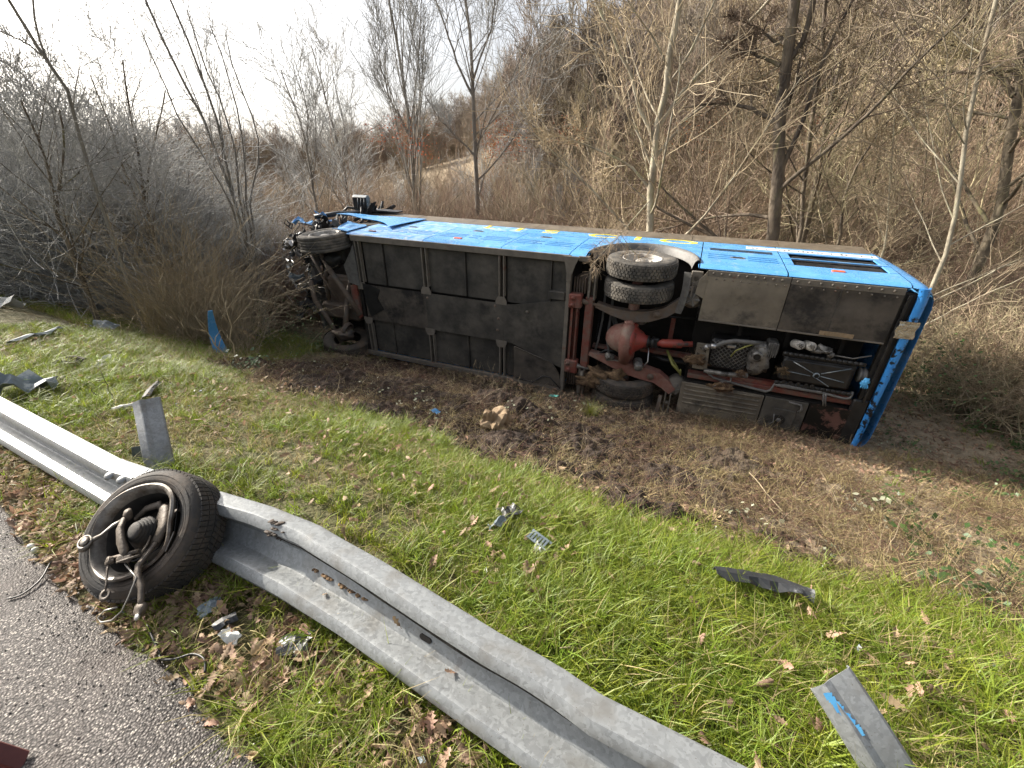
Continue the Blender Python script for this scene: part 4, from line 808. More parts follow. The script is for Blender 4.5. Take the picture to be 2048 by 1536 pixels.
# sump with scalloped flange
pan = MB(); top = [(7.56, 1.12), (8.58, 1.10), (8.62, 1.60), (7.62, 1.64)]
pan.box((7.60, 1.16, -.0), (8.50, 1.56, .40), .03); pan.box((7.60, 1.20, -.03), (8.46, 1.52, .0), .015); pn = bp('oil_sump', pan, M['black'])
mb = MB()
for q in range(15): mb.lathe([(.0, -.012), (.030, -.012), (.034, .01)], (7.60 + q * .066, 1.13, .0), (0, 0, 1), 10); mb.lathe([(.0, -.012), (.030, -.012), (.034, .01)], (7.60 + q * .066, 1.60, .0), (0, 0, 1), 10)
mb.box((7.56, 1.105, .0), (8.58, 1.16, .012)); mb.box((7.58, 1.57, .0), (8.58, 1.63, .012)); bp('sump_flange', mb, M['black'], pn)
mb = MB()
for a, b_ in (((8.02, 1.36), (7.72, 1.22)), ((8.10, 1.34), (8.42, 1.20)), ((8.10, 1.38), (8.40, 1.42)), ((8.06, 1.42), (8.24, 1.52)), ((7.98, 1.40), (7.66, 1.38))): mb.tube([(a[0], a[1], -.034), (b_[0], b_[1], -.034)], .007, 5)
mb.lathe([(.03, -.05), (.04, -.045), (.045, -.03)], (8.05, 1.38, .0), (0, 0, 1), 14); bp('sump_rib', mb, M['plastic_gr'], pn)
mb = MB(); mb.box((7.60, 1.62, -.03), (8.20, 1.66, .02), .01)
bp('sump_edge_bar', mb, M['hose'], pn)
for q, s in enumerate((7.68, 7.77, 7.87, 7.97, 8.05)):
    mb = MB(); mb.lathe([(.0, -.034), (.022, -.034), (.026, -.03)], (s, 1.555, .0), (0, 0, 1), 12); bp('flange_hole', mb, M['void'], pn)
mb = MB(); mb.lathe([(.0, 0), (.10, 0), (.105, .02), (.09, .03), (.09, .05), (.105, .06), (.10, .09), (.06, .1)], (8.56, 1.32, .1), (1, 0, 0), 24); bp('crank_pulley', mb, M['hose'])
for s, w_ in ((7.72, .97), (7.86, .965)):
    mb = MB(); mb.lathe([(.0, -.06), (.056, -.06), (.062, -.05), (.062, .14)], (s, w_, .0), (-.2, .25, 1), 24); e_ = bp('exhaust_tail_pipe', mb, M['rim'])
    mb = MB()
    for q in range(19):
        a = q * 2.4; rr = .011 * math.sqrt(q); mb.lathe([(.0, -.0655), (.0085, -.0655)], (s + rr * math.cos(a), w_ + rr * math.sin(a), .0), (-.0, .0, 1), 6)
    bp('perforation', mb, M['void'], e_)
mb = MB(); mb.blob((8.03, 1.0, .0), .075, (1.3, .8, .7), 8, 5, 1.2); mb.blob((8.13, 1.05, -.01), .04, (1, 1.3, .9), 6, 6, .9); bp('turbo_elbow', mb, M['alu'])
tubep('thin_pipe', [(8.16, 1.05, .0), (8.40, 1.06, .0), (8.60, .99, .02)], .010, M['hose'])
mb = MB(); mb.box((6.36, 1.72, .06), (8.62, 1.80, .22), .01); mb.box((6.70, 1.66, .10), (8.6, 1.72, .2)); bp('red_side_rail', mb, M['red'])
for a in (6.95, 7.6, 8.3):
    mb = MB(); mb.box((a, .80, .34), (a + .05, 1.72, .5)); bp('engine_cross_bar', mb, M['void'])
mb = MB(); mb.tube([(8.22, 1.64, -.01), (8.24, 1.74, -.03), (8.27, 1.84, -.02)], .012, 8); mb.tube([(8.25, 1.64, -.01), (8.27, 1.74, -.03), (8.30, 1.84, -.02)], .012, 8); bp('tie_strap', mb, M['hose'])
# lower plates
mb = MB(); mb.box((6.30, 1.86, -.004), (7.50, 2.44, .03), .006)
o = bp('ribbed_floor_plate', mb, M['belly2'])
for q in range(5):
    w_ = 1.905 + q * .078; mb = MB(); mb.tube([(6.36, w_, -.006), (6.40, w_, -.016), (7.42, w_ - .02, -.016), (7.46, w_ - .02, -.006)], .014, 8); bp('pressed_rib', mb, M['belly2'], o)
mb = MB(); mb.box((7.52, 1.86, -.008), (8.10, 2.46, .03), .006); o = bp('tank_plate', mb, M['belly'])
mb = MB(); mb.box((7.66, 2.02, -.022), (7.98, 2.36, -.008), .012); o2 = bp('raised_pad', mb, M['belly'], o)
mb = MB(); mb.lathe([(.075, -.03), (.085, -.03), (.09, -.022)], (7.78, 2.21, 0), (0, 0, 1), 24); mb.lathe([(.0, -.024), (.076, -.024)], (7.78, 2.21, 0), (0, 0, 1), 24); bp('drain_hole', mb, M['void'], o)
mb = MB(); mb.lathe([(.0, -.03), (.03, -.03), (.034, -.024)], (7.78, 2.21, -.004), (0, 0, 1), 14); mb.tube([(7.70, 2.12, -.03), (7.72, 2.26, -.035), (7.68, 2.30, -.03)], .008, 6); bp('drain_plug', mb, M['hose'], o)
mb = MB(); mb.tube([(7.84, 1.88, -.02), (8.0, 1.89, -.03), (8.03, 1.96, -.03), (8.0, 2.02, -.02)], .016, 8); bp('edge_grip', mb, M['hose'], o)
mb = MB(); mb.grid(8, 8, lambda a, b: Vector((8.115 + .56 * a, 1.84 + .62 * b, -.004 + .004 * math.sin(a * 5)))); bp('oil_soaked_plate', mb, M['redoil'], solid=.02, label='reddish plate soaked with black oil at the low rear corner')
mb = MB(); mb.box((6.28, 2.44, -.02), (8.72, 2.495, .05), .006); bp('sill_rail', mb, M['frame'])
mb = MB(); mb.box((8.60, 1.66, -.018), (8.80, 2.46, .06), .02); bp('oily_corner', mb, M['black'])

# ---- tyres and wheels
def tyre_prof(r, ri, wd):
    h_ = wd / 2; return [(ri, -h_ * .78), (ri + .015, -h_ * .86), (ri + .05, -h_ * .97), ((r + ri) / 2, -h_ * 1.03), (r - .05, -h_ * .99), (r - .018, -h_ * .90), (r - .004, -h_ * .78), (r, -h_ * .4), (r, h_ * .4), (r - .004, h_ * .78), (r - .018, h_ * .90), (r - .05, h_ * .99), ((r + ri) / 2, h_ * 1.03), (ri + .05, h_ * .97), (ri + .015, h_ * .86), (ri, h_ * .78)]
def wheel(c, r, wd, m, rimm, lug=True, tilt=(0, 1, 0), face=-1, rim=True):
    ax = Vector(tilt).normalized(); ri = r * .56
    t = bp('tyre', MB().lathe(tyre_prof(r, ri, wd), c, ax, 56), m)
    up = Vector((0, 0, 1)); nx = ax.cross(up).normalized(); ny = ax.cross(nx); c = Vector(c)
    mb = MB()
    if lug:
        rows = [(-.84, -.54), (-.50, -.20), (-.16, .16), (.20, .50), (.54, .84)]
        nb = 54
        for ri_, (a, b) in enumerate(rows):
            for k in range(nb):
                ph = 2 * math.pi * (k + (ri_ % 2) * .5) / nb; dp = 2 * math.pi / nb * .39; sk = .25 * dp * (1 if ri_ % 2 else -1); h_ = wd / 2; o_ = .016 if 0 < ri_ < 4 else .013
                vv = []
                for rr in (r - .012, r + o_):
                    for (hh, pp) in ((a, -dp + sk), (b, -dp - sk), (b, dp - sk), (a, dp + sk)):
                        q = ph + pp; vv.append(c + ax * (hh * h_) + (nx * math.cos(q) + ny * math.sin(q)) * (rr - (.010 if abs(hh) > .8 else 0)))
                mb.add(vv, [(4, 5, 6, 7), (0, 1, 5, 4), (1, 2, 6, 5), (2, 3, 7, 6), (3, 0, 4, 7)])
        bp('tread_blocks', mb, m, t)['kind'] = 'stuff'
    else:
        for a in (-.5, -.17, .17, .5):
            mb = MB(); mb.lathe([(r + .001, -.008), (r + .0015, .008)], c + ax * (a * wd / 2), ax, 56); bp('tread_groove', mb, M['void'], t)
        mb = MB()
        for a in (-.73, -.33, 0, .33, .73): mb.lathe([(r - .002, -.034), (r + .007, -.030), (r + .007, .030), (r - .002, .034)], c + ax * (a * wd / 2), ax, 56)
        bp('tread_rib', mb, m, t)
    if rim:
        f_ = face * wd / 2
        mb = MB(); mb.lathe([(ri + .012, f_ * .80), (ri + .006, f_ * .90), (ri - .012, f_ * .86), (ri - .03, f_ * .5), (ri - .06, f_ * .1), (ri * .72, -f_ * .1), (ri * .62, f_ * .0), (ri * .5, f_ * .12), (ri * .36, f_ * .12), (ri * .34, f_ * .55), (ri * .28, f_ * .70), (.0, f_ * .74)], c, ax, 48)
        rm = bp('rim', mb, rimm)
        for k in range(10):
            a = k * .6283; q = c + (nx * math.cos(a) + ny * math.sin(a)) * ri * .56 + ax * f_ * .12
            mb = MB(); mb.lathe([(.0, f_ * .32), (.013, f_ * .30), (.017, f_ * .02)], q, ax, 6); bp('wheel_nut', mb, M['hose'], rm)
            q = c + (nx * math.cos(a + .3) + ny * math.sin(a + .3)) * ri * .80 - ax * f_ * .02
            mb = MB(); mb.lathe([(.0, f_ * .10), (.024, f_ * .10), (.026, f_ * .0)], q, ax, 12); bp('hand_hole', mb, M['void'], rm)
    return t
wheel((5.38, .13, .24), .52, .27, M['tyre'], M['rim'])
wheel((5.38, .47, .24), .52, .27, M['tyre'], M['rim'], rim=False)
wheel((5.36, 2.12, .24), .52, .27, M['tyre_dk'], M['rim'], rim=False)
wheel((5.36, 2.44, .24), .52, .27, M['tyre_dk'], M['rim'], rim=False)
wheel((-.62, .17, .0), .50, .30, M['tyre'], M['rim'], False, tilt=(.06, 1, .05))
wheel((-.55, 2.34, .02), .50, .30, M['tyre_dk'], M['rim'], False, tilt=(-.13, 1, .12), rim=False)
# ---- wrecked front axle bay
for pts, r in (([(-.80, .42, .0), (-.60, .75, -.06), (-.36, 1.05, -.08), (-.06, 1.62, -.02)], .055), ([(-1.14, .50, .05), (-.86, .98, .0), (-.65, 1.40, .05)], .028), ([(-1.30, 1.05, .05), (-1.24, 1.45, .0), (-.96, 1.82, -.02), (-.74, 2.36, .02)], .050), ([(-.80, .60, .15), (-.96, 1.0, .12), (-.98, 1.45, .15)], .04),
               ([(-1.36, .95, .1), (-1.33, 1.40, .06), (-1.28, 1.75, .08)], .022), ([(-.34, .92, .2), (-.52, 1.55, .12), (-.68, 2.15, .08)], .045), ([(-.44, 1.35, .1), (-.47, 1.75, .02), (-.60, 2.2, .0)], .05)):
    tubep('suspension_arm', pts, r, M['arm'], 10)
mb = MB(); mb.box((-.98, .30, .06), (-.30, .62, .36), .05); mb.blob((-.62, .55, .1), .2, (1.2, 1, .8), 8, 4, .5); bp('wheel_hub_carrier', mb, M['black'])
mb = MB(); mb.blob((-.58, 2.12, .0), .17, (1.3, .7, 1), 8, 14, .6); mb.lathe([(.11, -.04), (.14, -.04), (.14, .04), (.11, .04)], (-.46, 1.98, -.02), (1, .4, 0), 20); bp('wheel_hub_carrier', mb, M['arm'])
mb = MB(); mb.prism([(-.20, 1.02), (-.04, .98), (-.02, 1.66), (-.10, 1.70), (-.16, 1.4)], -.02, .02, 2); mb.tube([(-.12, .9, .0), (-.07, 1.7, .0)], .02, 8); bp('red_bracket', mb, M['red'])
mb = MB(); mb.box((-1.15, 1.0, .32), (-.1, 1.62, .6), .06); mb.box((-1.3, 1.55, .2), (-.3, 1.9, .5), .05); bp('steering_box', mb, M['arm'])
mb = MB(); mb.box((-1.6, .5, .75), (.02, 2.44, 1.2)); mb.box((-.03, .12, .05), (.03, 2.42, 1.2)); bp('front_bulkhead', mb, M['void'])
mb = MB(); mb.prism([(-.02, .30), (-.26, .62), (-.20, .95), (.06, 1.0), (.04, .2)], -.03, -.01, 2); bp('splash_guard', mb, M['hose'])
mb = MB(); mb.box((-1.55, .25, .35), (-1.45, 2.3, .55), .01); bp('bent_cross_tube', mb, M['hose'])
# crumpled nose: many bent strips, panels and cables
def shard(name, c, sz, m, seed, th=.008, label=None, n=5):
    r = random.Random(seed); ax = Vector((r.uniform(-1, 1), r.uniform(-1, 1), r.uniform(-1, 1))).normalized(); ay = ax.cross(Vector((r.uniform(-1, 1), 1, r.uniform(-1, 1)))).normalized(); az = ax.cross(ay)
    mb = MB(); j = [[r.uniform(-.12, .12) for _ in range(n + 1)] for _ in range(2)]
    mb.grid(n, n, lambda a, b: Vector(c) + ax * (a - .5 + j[0][round(b * n)] * (1 if a in (0, 1) else 0)) * sz[0] + ay * (b - .5 + j[1][round(a * n)] * (1 if b in (0, 1) else 0)) * sz[1] + az * sz[2] * noise.noise(Vector((a * 2.5 + seed, b * 2.5, seed * .7))) * 1.6, smooth=False)
    return bp(name, mb, m, solid=th, label=label)
sr = random.Random(5)
for i in range(120):
    t = sr.random(); c = (-1.28 - .5 * sr.random() - .15 * t, .02 + 1.9 * t ** 1.3, .1 + 1.7 * sr.random() * (1 - .4 * t))
    shard('crumpled_strip', c, (sr.uniform(.12, .42), sr.uniform(.03, .14), sr.uniform(.05, .16)), M[sr.choice(['plastic_dk', 'plastic_dk', 'hose', 'black', 'plastic_gr'])], 100 + i, n=4)
for i in range(34):
    p = Vector((-1.3 - .7 * sr.random(), sr.uniform(-.02, 1.7), sr.uniform(.1, 1.7))); pts = [p]
    for _ in range(6): p = p + Vector((sr.gauss(0, .09), sr.gauss(.04, .09), sr.gauss(0, .09))); pts.append(p)
    tubep('torn_cable', pts, sr.uniform(.006, .016), M[sr.choice(['wire', 'wire', 'wire_gr', 'hose'])], 5)
shard('nose_panel', (-2.05, .05, .92), (.50, .26, .12), M['blue'], 300, .012, 'crumpled blue piece of the nose'); shard('nose_panel', (-1.95, .03, 1.5), (.42, .2, .12), M['blue_dusty'], 302, .012)
shard('nose_panel', (-2.15, .55, .6), (.45, .40, .1), M['plastic_dk'], 305, .012, 'dark crushed panel at the nose'); shard('lamp_reflector', (-1.75, .35, .1), (.22, .2, .12), M['steel'], 306); shard('lamp_reflector', (-1.85, .75, .1), (.2, .12, .12), M['foil'], 308); shard('lamp_reflector', (-1.75, 1.12, .0), (.16, .22, .04), M['steel'], 310)
for i in range(12): shard('windscreen_trim', (-1.3 + .05 * sr.random(), -.02 + .06 * i * .2, 1.9 + .08 * i), (.7, .06, .08), M['plastic_dk'], 400 + i, n=4)
tubep('screen_pillar', [(-2.15, .0, 1.35), (-1.8, -.04, 1.75), (-1.3, -.03, 2.2), (-.6, .02, 2.52), (.2, .05, 2.63)], [.05, .06, .05, .04, .03], M['plastic_dk'], 8)
# mirror on top
mb = MB()
mb.box((-1.66, -.42, 2.12), (-1.20, -.08, 2.24), .035); mr_ = bp('door_mirror', mb, M['plastic_gr'], label='door mirror standing up above the wrecked front')
mb = MB(); mb.box((-1.62, -.385, 2.095), (-1.24, -.12, 2.12), .01); bp('mirror_glass', mb, M['black'], mr_)
for q in range(3):
    mb = MB(); mb.tube([(-1.50 + .09 * q, -.13, 2.09), (-1.46 + .09 * q, -.36, 2.09)], .006, 5); bp('glass_streak', mb, M['steel'], mr_)
tubep('mirror_arm', [(-1.9, -.03, 2.0), (-1.8, -.14, 2.1), (-1.65, -.12, 2.15), (-1.5, -.06, 2.2)], .03, M['wire'])
mb = MB(); mb.grid(10, 3, lambda a, b: Vector((-1.7 + 1.15 * a, -.06 - .03 * math.sin(a * 3), 2.0 + .25 * b + .3 * a))); bp('window_trim', mb, M['plastic_dk'], solid=.03)
# earth and roots jammed into the underbody (lies on the coach)
for i, (s, w_, sc_) in enumerate(((5.0, 2.02, .22), (5.2, 1.98, .16), (4.82, 2.12, .18), (6.42, 1.42, .12), (6.9, 1.82, .1), (7.1, 1.55, .06), (7.62, 1.38, .05))):
    mb = MB(); mb.blob((s, w_, -.03), sc_, (1.2, .6, .45), 10, 20 + i, 1.6); o = bp('earth_clump', mb, M['dirt_fibre'])
    o2 = link('root_fibres', strands(50, .05 + sc_ * .3, .12 + sc_ * .8, .003, 70 + i, M['root'], .2, sc_ * .5), o); o2.location = (s, w_, -.05); o2.rotation_euler = (math.pi, 0, 0)
# rubber glove left on the oily rear corner
mb = MB(); mb.blob((0, 0, 0), .045, (1, 1.2, .5), 8, 2, .8)
for q in range(4): mb.tube([(-.03 + q * .02, .03, 0), (-.035 + q * .026, .07, -.01), (-.03 + q * .022, .09, .0)], [.011, .010, .007], 6)
gl = mb.build('rubber_glove', M['glove']); gl.matrix_world = BM @ Matrix.Translation(Vector((8.63, 1.36, -.06)))
tag(gl, 'crumpled light blue rubber glove stuck on the oily rear corner of the coach', 'glove')
# ------------------------------------------------------------------ crash barrier, knocked flat
M['crease_shade'] = mat('painted_crease_shade', (.035, .03, .024), (.10, .09, .075), 30, .8)  # dark colour that paints the shade in the beam's crease
rail = empty('crash_barrier', (*un(-1.5, .75), 0)); tag(rail, 'galvanised crash barrier beam knocked over and lying along the road edge', 'crash barrier')
RO = Vector(rail.location)
BT = np.array([(-12, .36), (-9, .42), (-4.42, .525), (-1.94, .65), (-1.12, .69), (-.33, .68), (.3, .70), (2.5, .80)])
TP = np.array([(-12, .40, .30), (-9, .47, .30), (-4.43, .615, .285), (-2.75, .685, .28), (-2.1, .78, .28), (-1.75, .85, .27), (-1.46, .88, .265), (-1.1, .866, .268), (-.8, .848, .268), (-.53, .838, .268), (-.40, .842, .267), (-.30, .838, .268), (-.18, .824, .270), (-.05, .830, .269), (.2, .84, .265), (.6, .86, .26), (2.5, .95, .25)])
PR = [(-.005, .004), (0, .014), (.04, .030), (.085, .070), (.11, .080), (.18, .084), (.245, .080), (.27, .070), (.345, .008), (.37, .0), (.50, -.002), (.63, .0), (.655, .008), (.700, .046), (.712, .050), (.728, .064), (.755, .080), (.82, .084), (.89, .080), (.915, .070), (.96, .030), (1.0, .014), (1.005, .004)]
def rail_pt(u, j, off=0.0):
    a, b = PR[j]; nb = np.interp(u, BT[:, 0], BT[:, 1]); nt = np.interp(u, TP[:, 0], TP[:, 1]); zt = np.interp(u, TP[:, 0], TP[:, 2]); zb = .022
    cr = np.clip((u + 1.75) / .5, 0, 1)               # crushed length
    if .705 < a < .72: b = b - cr * .022; a = a + cr * .012
    elif .69 < a < .705: b = b + cr * .002
    elif .72 < a < .74: b = b - cr * .002
    if a > .74: a = a + cr * .012 * math.sin(u * 5.1) * (a - .74) * 3; b = b + cr * (.004 * math.sin(u * 3.3 + 1) + .010 * math.exp(-((u + 1.55) / .10) ** 2) * -2)
    if a < .3: b = b - cr * .006 * (1 + math.sin(u * 4.0)) * .5; a = a + cr * .006 * math.sin(u * 6.5) * (1 if a > .1 else 0)
    if .3 < a < .62: b = b + cr * .004 * math.sin(u * 2.7)
    dn, dz = nt - nb, zt - zb; Lc = math.hypot(dn, dz); pn, pz = -dz / Lc, dn / Lc
    n_ = nb + dn * a + pn * (b + off); z = zb + dz * a + pz * (b + off)
    x, y = un(u, n_); return Vector((x, y, z)) - RO
def beam(u0, u1, off):
    us = np.arange(u0, u1 + .001, .04); mb = MB(); m_ = len(PR); V = [rail_pt(u, j, off) for u in us for j in range(m_)]
    F = [(i * m_ + j, i * m_ + j + 1, (i + 1) * m_ + j + 1, (i + 1) * m_ + j) for i in range(len(us) - 1) for j in range(m_ - 1)]
    mb.add(V, F, True); return mb.build('rail_beam', M['galv'], rail, solid=.0035)
beam(-11.9, -2.52, .004); beam(-2.78, 2.4, -.001)
def on_rail(u, a, off=.012):
    j = min(range(len(PR)), key=lambda k: abs(PR[k][0] - a)); return rail_pt(u, j, off)
for u, a in ((-2.70, .82), (-2.60, .82), (-2.70, .18), (-2.60, .18)):
    p = on_rail(u, a, .010); mb = MB(); mb.lathe([(.0, .012), (.012, .010), (.019, .003), (.021, .0)], (0, 0, 0), (-.3, -.6, .74), 12); o = mb.build('rail_bolt', M['galv'], rail); o.location = p; o.scale = (1.3, 1.3, 1)
def rail_slot(u, a):
    p = on_rail(u, a, .0025); q = on_rail(u + .04, a, .0025); d = (q - p).normalized(); c = on_rail(u, a + .14, .0025) - p; c = (c - d * c.dot(d)).normalized(); nrm = d.cross(c).normalized(); nrm = nrm if nrm.z > 0 else -nrm
    P = [p + d * (.026 * math.copysign(1, math.cos(t)) * .6 + .011 * math.cos(t)) + c * .010 * math.sin(t) for t in np.linspace(0, 6.283, 21)[:-1]]
    V = [x + nrm * .0022 for x in P] + [x - nrm * .004 for x in P]; n_ = len(P)
    mb = MB(); mb.add(V, [tuple(range(n_))] + [(i, (i + 1) % n_, n_ + (i + 1) % n_, n_ + i) for i in range(n_)]); mb.build('bolt_slot', M['void'], rail)
rail_slot(-.80, .5)
# dark rubber scuffs and dried mud left by the impact, real crust on the steel
def crust(name, u, a0, a1, du, m, seed, label):
    mb = MB()
    r = random.Random(seed)
    for i in range(26):
        uu = u + r.uniform(-du, du); j = min(range(len(PR)), key=lambda k: abs(PR[k][0] - r.uniform(a0, a1))); p = rail_pt(uu, j, .003); s = r.uniform(.003, .010)
        mb.blob(p, s, (r.uniform(1, 2.5), r.uniform(.6, 1.5), .35), 4, i, .9)
    o = mb.build(name, m, rail); o['kind'] = 'stuff'; o['label'] = label
crust('scuff', -1.60, .72, .9, .05, M['charwood'], 1, 'dark rubber scuff on the top fold'); crust('dried_mud', -1.25, .45, .55, .16, M['dirt_fibre'], 2, 'crumbs of dried mud in the trough')

mb = MB(); us = np.arange(-1.66, 1.6, .04); jj = [j for j in range(len(PR)) if .705 < PR[j][0] < .72][0]; V = []  # added dark strip: shade of the crushed fold put into colour
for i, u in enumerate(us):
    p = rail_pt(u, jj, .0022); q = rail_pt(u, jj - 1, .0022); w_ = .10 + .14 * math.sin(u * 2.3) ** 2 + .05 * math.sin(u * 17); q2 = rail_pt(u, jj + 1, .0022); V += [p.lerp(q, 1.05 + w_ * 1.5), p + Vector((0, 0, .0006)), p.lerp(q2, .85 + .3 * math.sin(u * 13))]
mb.add(V, [(i * 3 + j, i * 3 + j + 1, i * 3 + j + 4, i * 3 + j + 3) for i in range(len(us) - 1) for j in range(2)]); mb.build('crease_shade_line', M['crease_shade'], rail)['label'] = 'dark strip painted as shade along the crushed fold'
def post(name, base, top, width, facing, label, slotpos, bolt=False, blue=False):
    base, top = Vector(base), Vector(top); ax = (top - base); H = ax.length; ax.normalize(); f = Vector(facing); f = (f - ax * f.dot(ax)).normalized(); sx = ax.cross(f).normalized()
    e = empty(name, base); tag(e, label, 'barrier post', 'barrier posts')
    W = lambda a, b, c: sx * a + f * b + ax * c
    pr = [(-.5, -.42), (-.5, -.30), (-.5, -.05), (-.46, .0), (-.17, .0), (-.12, -.10), (.12 - .24, -.10), (-.08, -.02), (.0, .0), (.46, .0), (.5, -.05), (.5, -.34)]
    pr = [(-.50, -.10), (-.49, -.05), (-.26, .06), (-.22, .07), (-.17, .05), (-.05, .0), (.44, .0), (.49, -.03), (.50, -.16)]
    mb = MB(); nz = 14; V = []
    for i in range(nz + 1):
        c = -.12 + (H + .12) * i / nz; bend = .012 * math.sin(c * 9)
        for a, b in pr: V.append(W(a * width, b * width + bend, c + (.012 * a if i == nz else 0)))
    m_ = len(pr); mb.add(V, [(i * m_ + j, i * m_ + j + 1, (i + 1) * m_ + j + 1, (i + 1) * m_ + j) for i in range(nz) for j in range(m_ - 1)])
    mb.build('post_profile', M['galv'], e, solid=.005)
    a, c = slotpos; P = [W(a * width + .008 * math.cos(t), .006, c + .013 * math.copysign(1, math.sin(t)) + .008 * math.sin(t)) for t in np.linspace(0, 6.283, 21)[:-1]]
    V = P + [p - f * .012 for p in P]; mb = MB(); mb.add(V, [tuple(range(20))] + [(i, (i + 1) % 20, 20 + (i + 1) % 20, 20 + i) for i in range(20)]); mb.build('bolt_slot', M['void'], e)
    if bolt:
        mb = MB(); q = W(a * width, .004, c - .055); mb.lathe([(.0, .02), (.014, .018), (.014, .0)], q, f, 6); mb.lathe([(.011, -.05), (.011, .0)], q, f, 10); mb.build('post_bolt', M['arm'], e)
    if blue:
        mb = MB()
        r = random.Random(4)
        for i in range(34):
            t = i / 33; mb.add([W((-.30 + .16 * t + r.uniform(-.05, .05)) * width + dx, .019 + .0004 * i / 34, H - .03 - .11 * t + dz) for dx, dz in ((-.007, -.006), (.006, -.009), (.009, .006), (-.005, .010))], [(0, 1, 2, 3)])
        mb.build('paint_scrape', M['bluebit'], e)['label'] = 'light blue paint scraped off the coach'
    return e
b1 = at_z(322, 940, 0); t1 = at_z(292, 797, .33)
post('barrier_post', b1, t1, .145, (.60, -.70, .35), 'bare barrier post left standing behind the torn off wheel', (.22, .22))
b2 = at_z(1822, 1610, -.02); t2 = at_z(1662, 1356, .17)
post('barrier_post', b2, t2, .138, (-.35, -.35, .88), 'leaning barrier post with a light blue paint scrape near the lower right corner', (-.36, .13), True, True)
mb = MB(); e = on_ground(285, 925, .02); mb.grid(3, 3, lambda a, b: Vector((-.06 + .13 * a, .03 * b, .0 + .09 * b + .03 * a * b)), smooth=False); o = mb.build('bent_bracket', M['plastic_gr'], solid=.004); o.location = e; tag(o, 'small dark bent spacer plate at the foot of the standing post', 'bracket')

# ------------------------------------------------------------------ torn off car wheel with its suspension
wc = at_z(291, 1064, .235); ax = Vector((-.14, -.62, .77)).normalized(); cdir = (Vector((0, 0, CAMZ)) - wc).normalized()
upv = Vector((-.05, .35, .82)); upv = (upv - ax * upv.dot(ax)).normalized(); rx = upv.cross(ax).normalized()
WM = Matrix((( rx.x, upv.x, ax.x, wc.x), (rx.y, upv.y, ax.y, wc.y), (rx.z, upv.z, ax.z, wc.z), (0, 0, 0, 1)))
wh = empty('torn_off_wheel'); wh.matrix_world = WM @ Matrix.Scale(.875, 4) @ Matrix.Translation((0, -.30, -.05)); WO = Vector((0, .30, .05))
tag(wh, 'torn off car wheel with bent rim and suspension arms leaning on the barrier', 'wheel')
SHEAR = False
def wp(name, mb, m, parent=None, solid=0, label=None):
    if SHEAR and parent is None: mb.v = [(x + .75 * z, y, z) for x, y, z in mb.v]
    o = mb.build(name, m, parent or wh, solid)
    if parent is None: o.location = WO
    if label: o['label'] = label
    return o
RT_, RI_ = .312, .205
prof = [(RI_, -.20), (RI_ + .02, -.215), (.26, -.222), (.292, -.212), (.306, -.19), (.3115, -.14), (.313, -.11), (.3115, -.08), (.306, -.03), (.292, -.004), (.262, .008), (.235, .004), (RI_ + .018, -.006), (RI_ + .002, -.018)]
ty = wp('tyre', MB().lathe([(r, z + .05) for r, z in prof], (0, 0, 0), (0, 0, 1), 72), M['tyre_car'])
# chevron tread blocks
mb = MB(); nb = 74
for row, (z0, z1, sk) in enumerate(((-.195, -.155, .035), (-.150, -.114, .040), (-.106, -.070, -.040), (-.065, -.025, -.035))):
    for k in range(nb):
        ph = 2 * math.pi * (k + .5 * (row % 2)) / nb; dp = 2 * math.pi / nb * .40; V = []
        for rr in (-.006, .0045):
            for (z, p) in ((z0, -dp), (z1, -dp + sk), (z1, dp + sk), (z0, dp)):
                R0 = .3125 - .35 * max(0, abs(z + .11) - .055) ** 1.25 * .9 + rr; V.append((R0 * math.cos(ph + p), R0 * math.sin(ph + p), z + .05))
        mb.add(V, [(4, 5, 6, 7), (0, 1, 5, 4), (1, 2, 6, 5), (2, 3, 7, 6), (3, 0, 4, 7)])
wp('tread_blocks', mb, M['tyre_car'], ty)['kind'] = 'stuff'
mb = MB(); mb.lathe([(.245, .0605), (.247, .0625), (.249, .0605)], (0, 0, 0), (0, 0, 1), 64); mb.lathe([(.270, .057), (.272, .0585), (.274, .056)], (0, 0, 0), (0, 0, 1), 64); wp('sidewall_ring', mb, M['tyre_car'], ty)
# rim: barrel bent inwards on the right, edge bright
def rimr(t): return 1 - .16 * math.exp(-((t - .15) / .55) ** 2) - .05 * math.exp(-((t + .9) / .4) ** 2)
def ringsurf(pr, name, m, parent=None, n=72, t0=0, t1=2 * math.pi, solid=0):
    mb = MB()
    mb.grid(n, len(pr) - 1, lambda a, b: (lambda t, q: Vector((q[0] * rimr(math.atan2(math.sin(t), math.cos(t))) * math.cos(t), q[0] * rimr(math.atan2(math.sin(t), math.cos(t))) * math.sin(t), q[1] + .010 * math.sin(3 * t) * (1 if q[1] > 0 else .2))))(t0 + (t1 - t0) * a, pr[round(b * (len(pr) - 1))])); return wp(name, mb, m, parent, solid)
rim_ = ringsurf([(.213, .022), (.205, .012), (.196, -.005), (.186, -.05), (.180, -.14)], 'rim', M['rimdark'], solid=.003)
ringsurf([(.190, .020), (.200, .050), (.212, .066), (.222, .070), (.230, .064), (.226, .050)], 'rim_edge', M['barerim'], rim_, solid=.003)
mb = MB(); mb.lathe([(.185, -.14), (.12, -.15), (.05, -.145), (.0, -.145)], (0, 0, 0), (0, 0, 1), 40); wp('wheel_disc', mb, M['rimdark'], rim_)
mb = MB(); mb.lathe([(.115, -.10), (.125, -.09), (.125, -.06), (.05, -.055), (.0, -.055)], (.01, .0, 0), (0, 0, 1), 36); wp('brake_disc', mb, M['rustarm'])
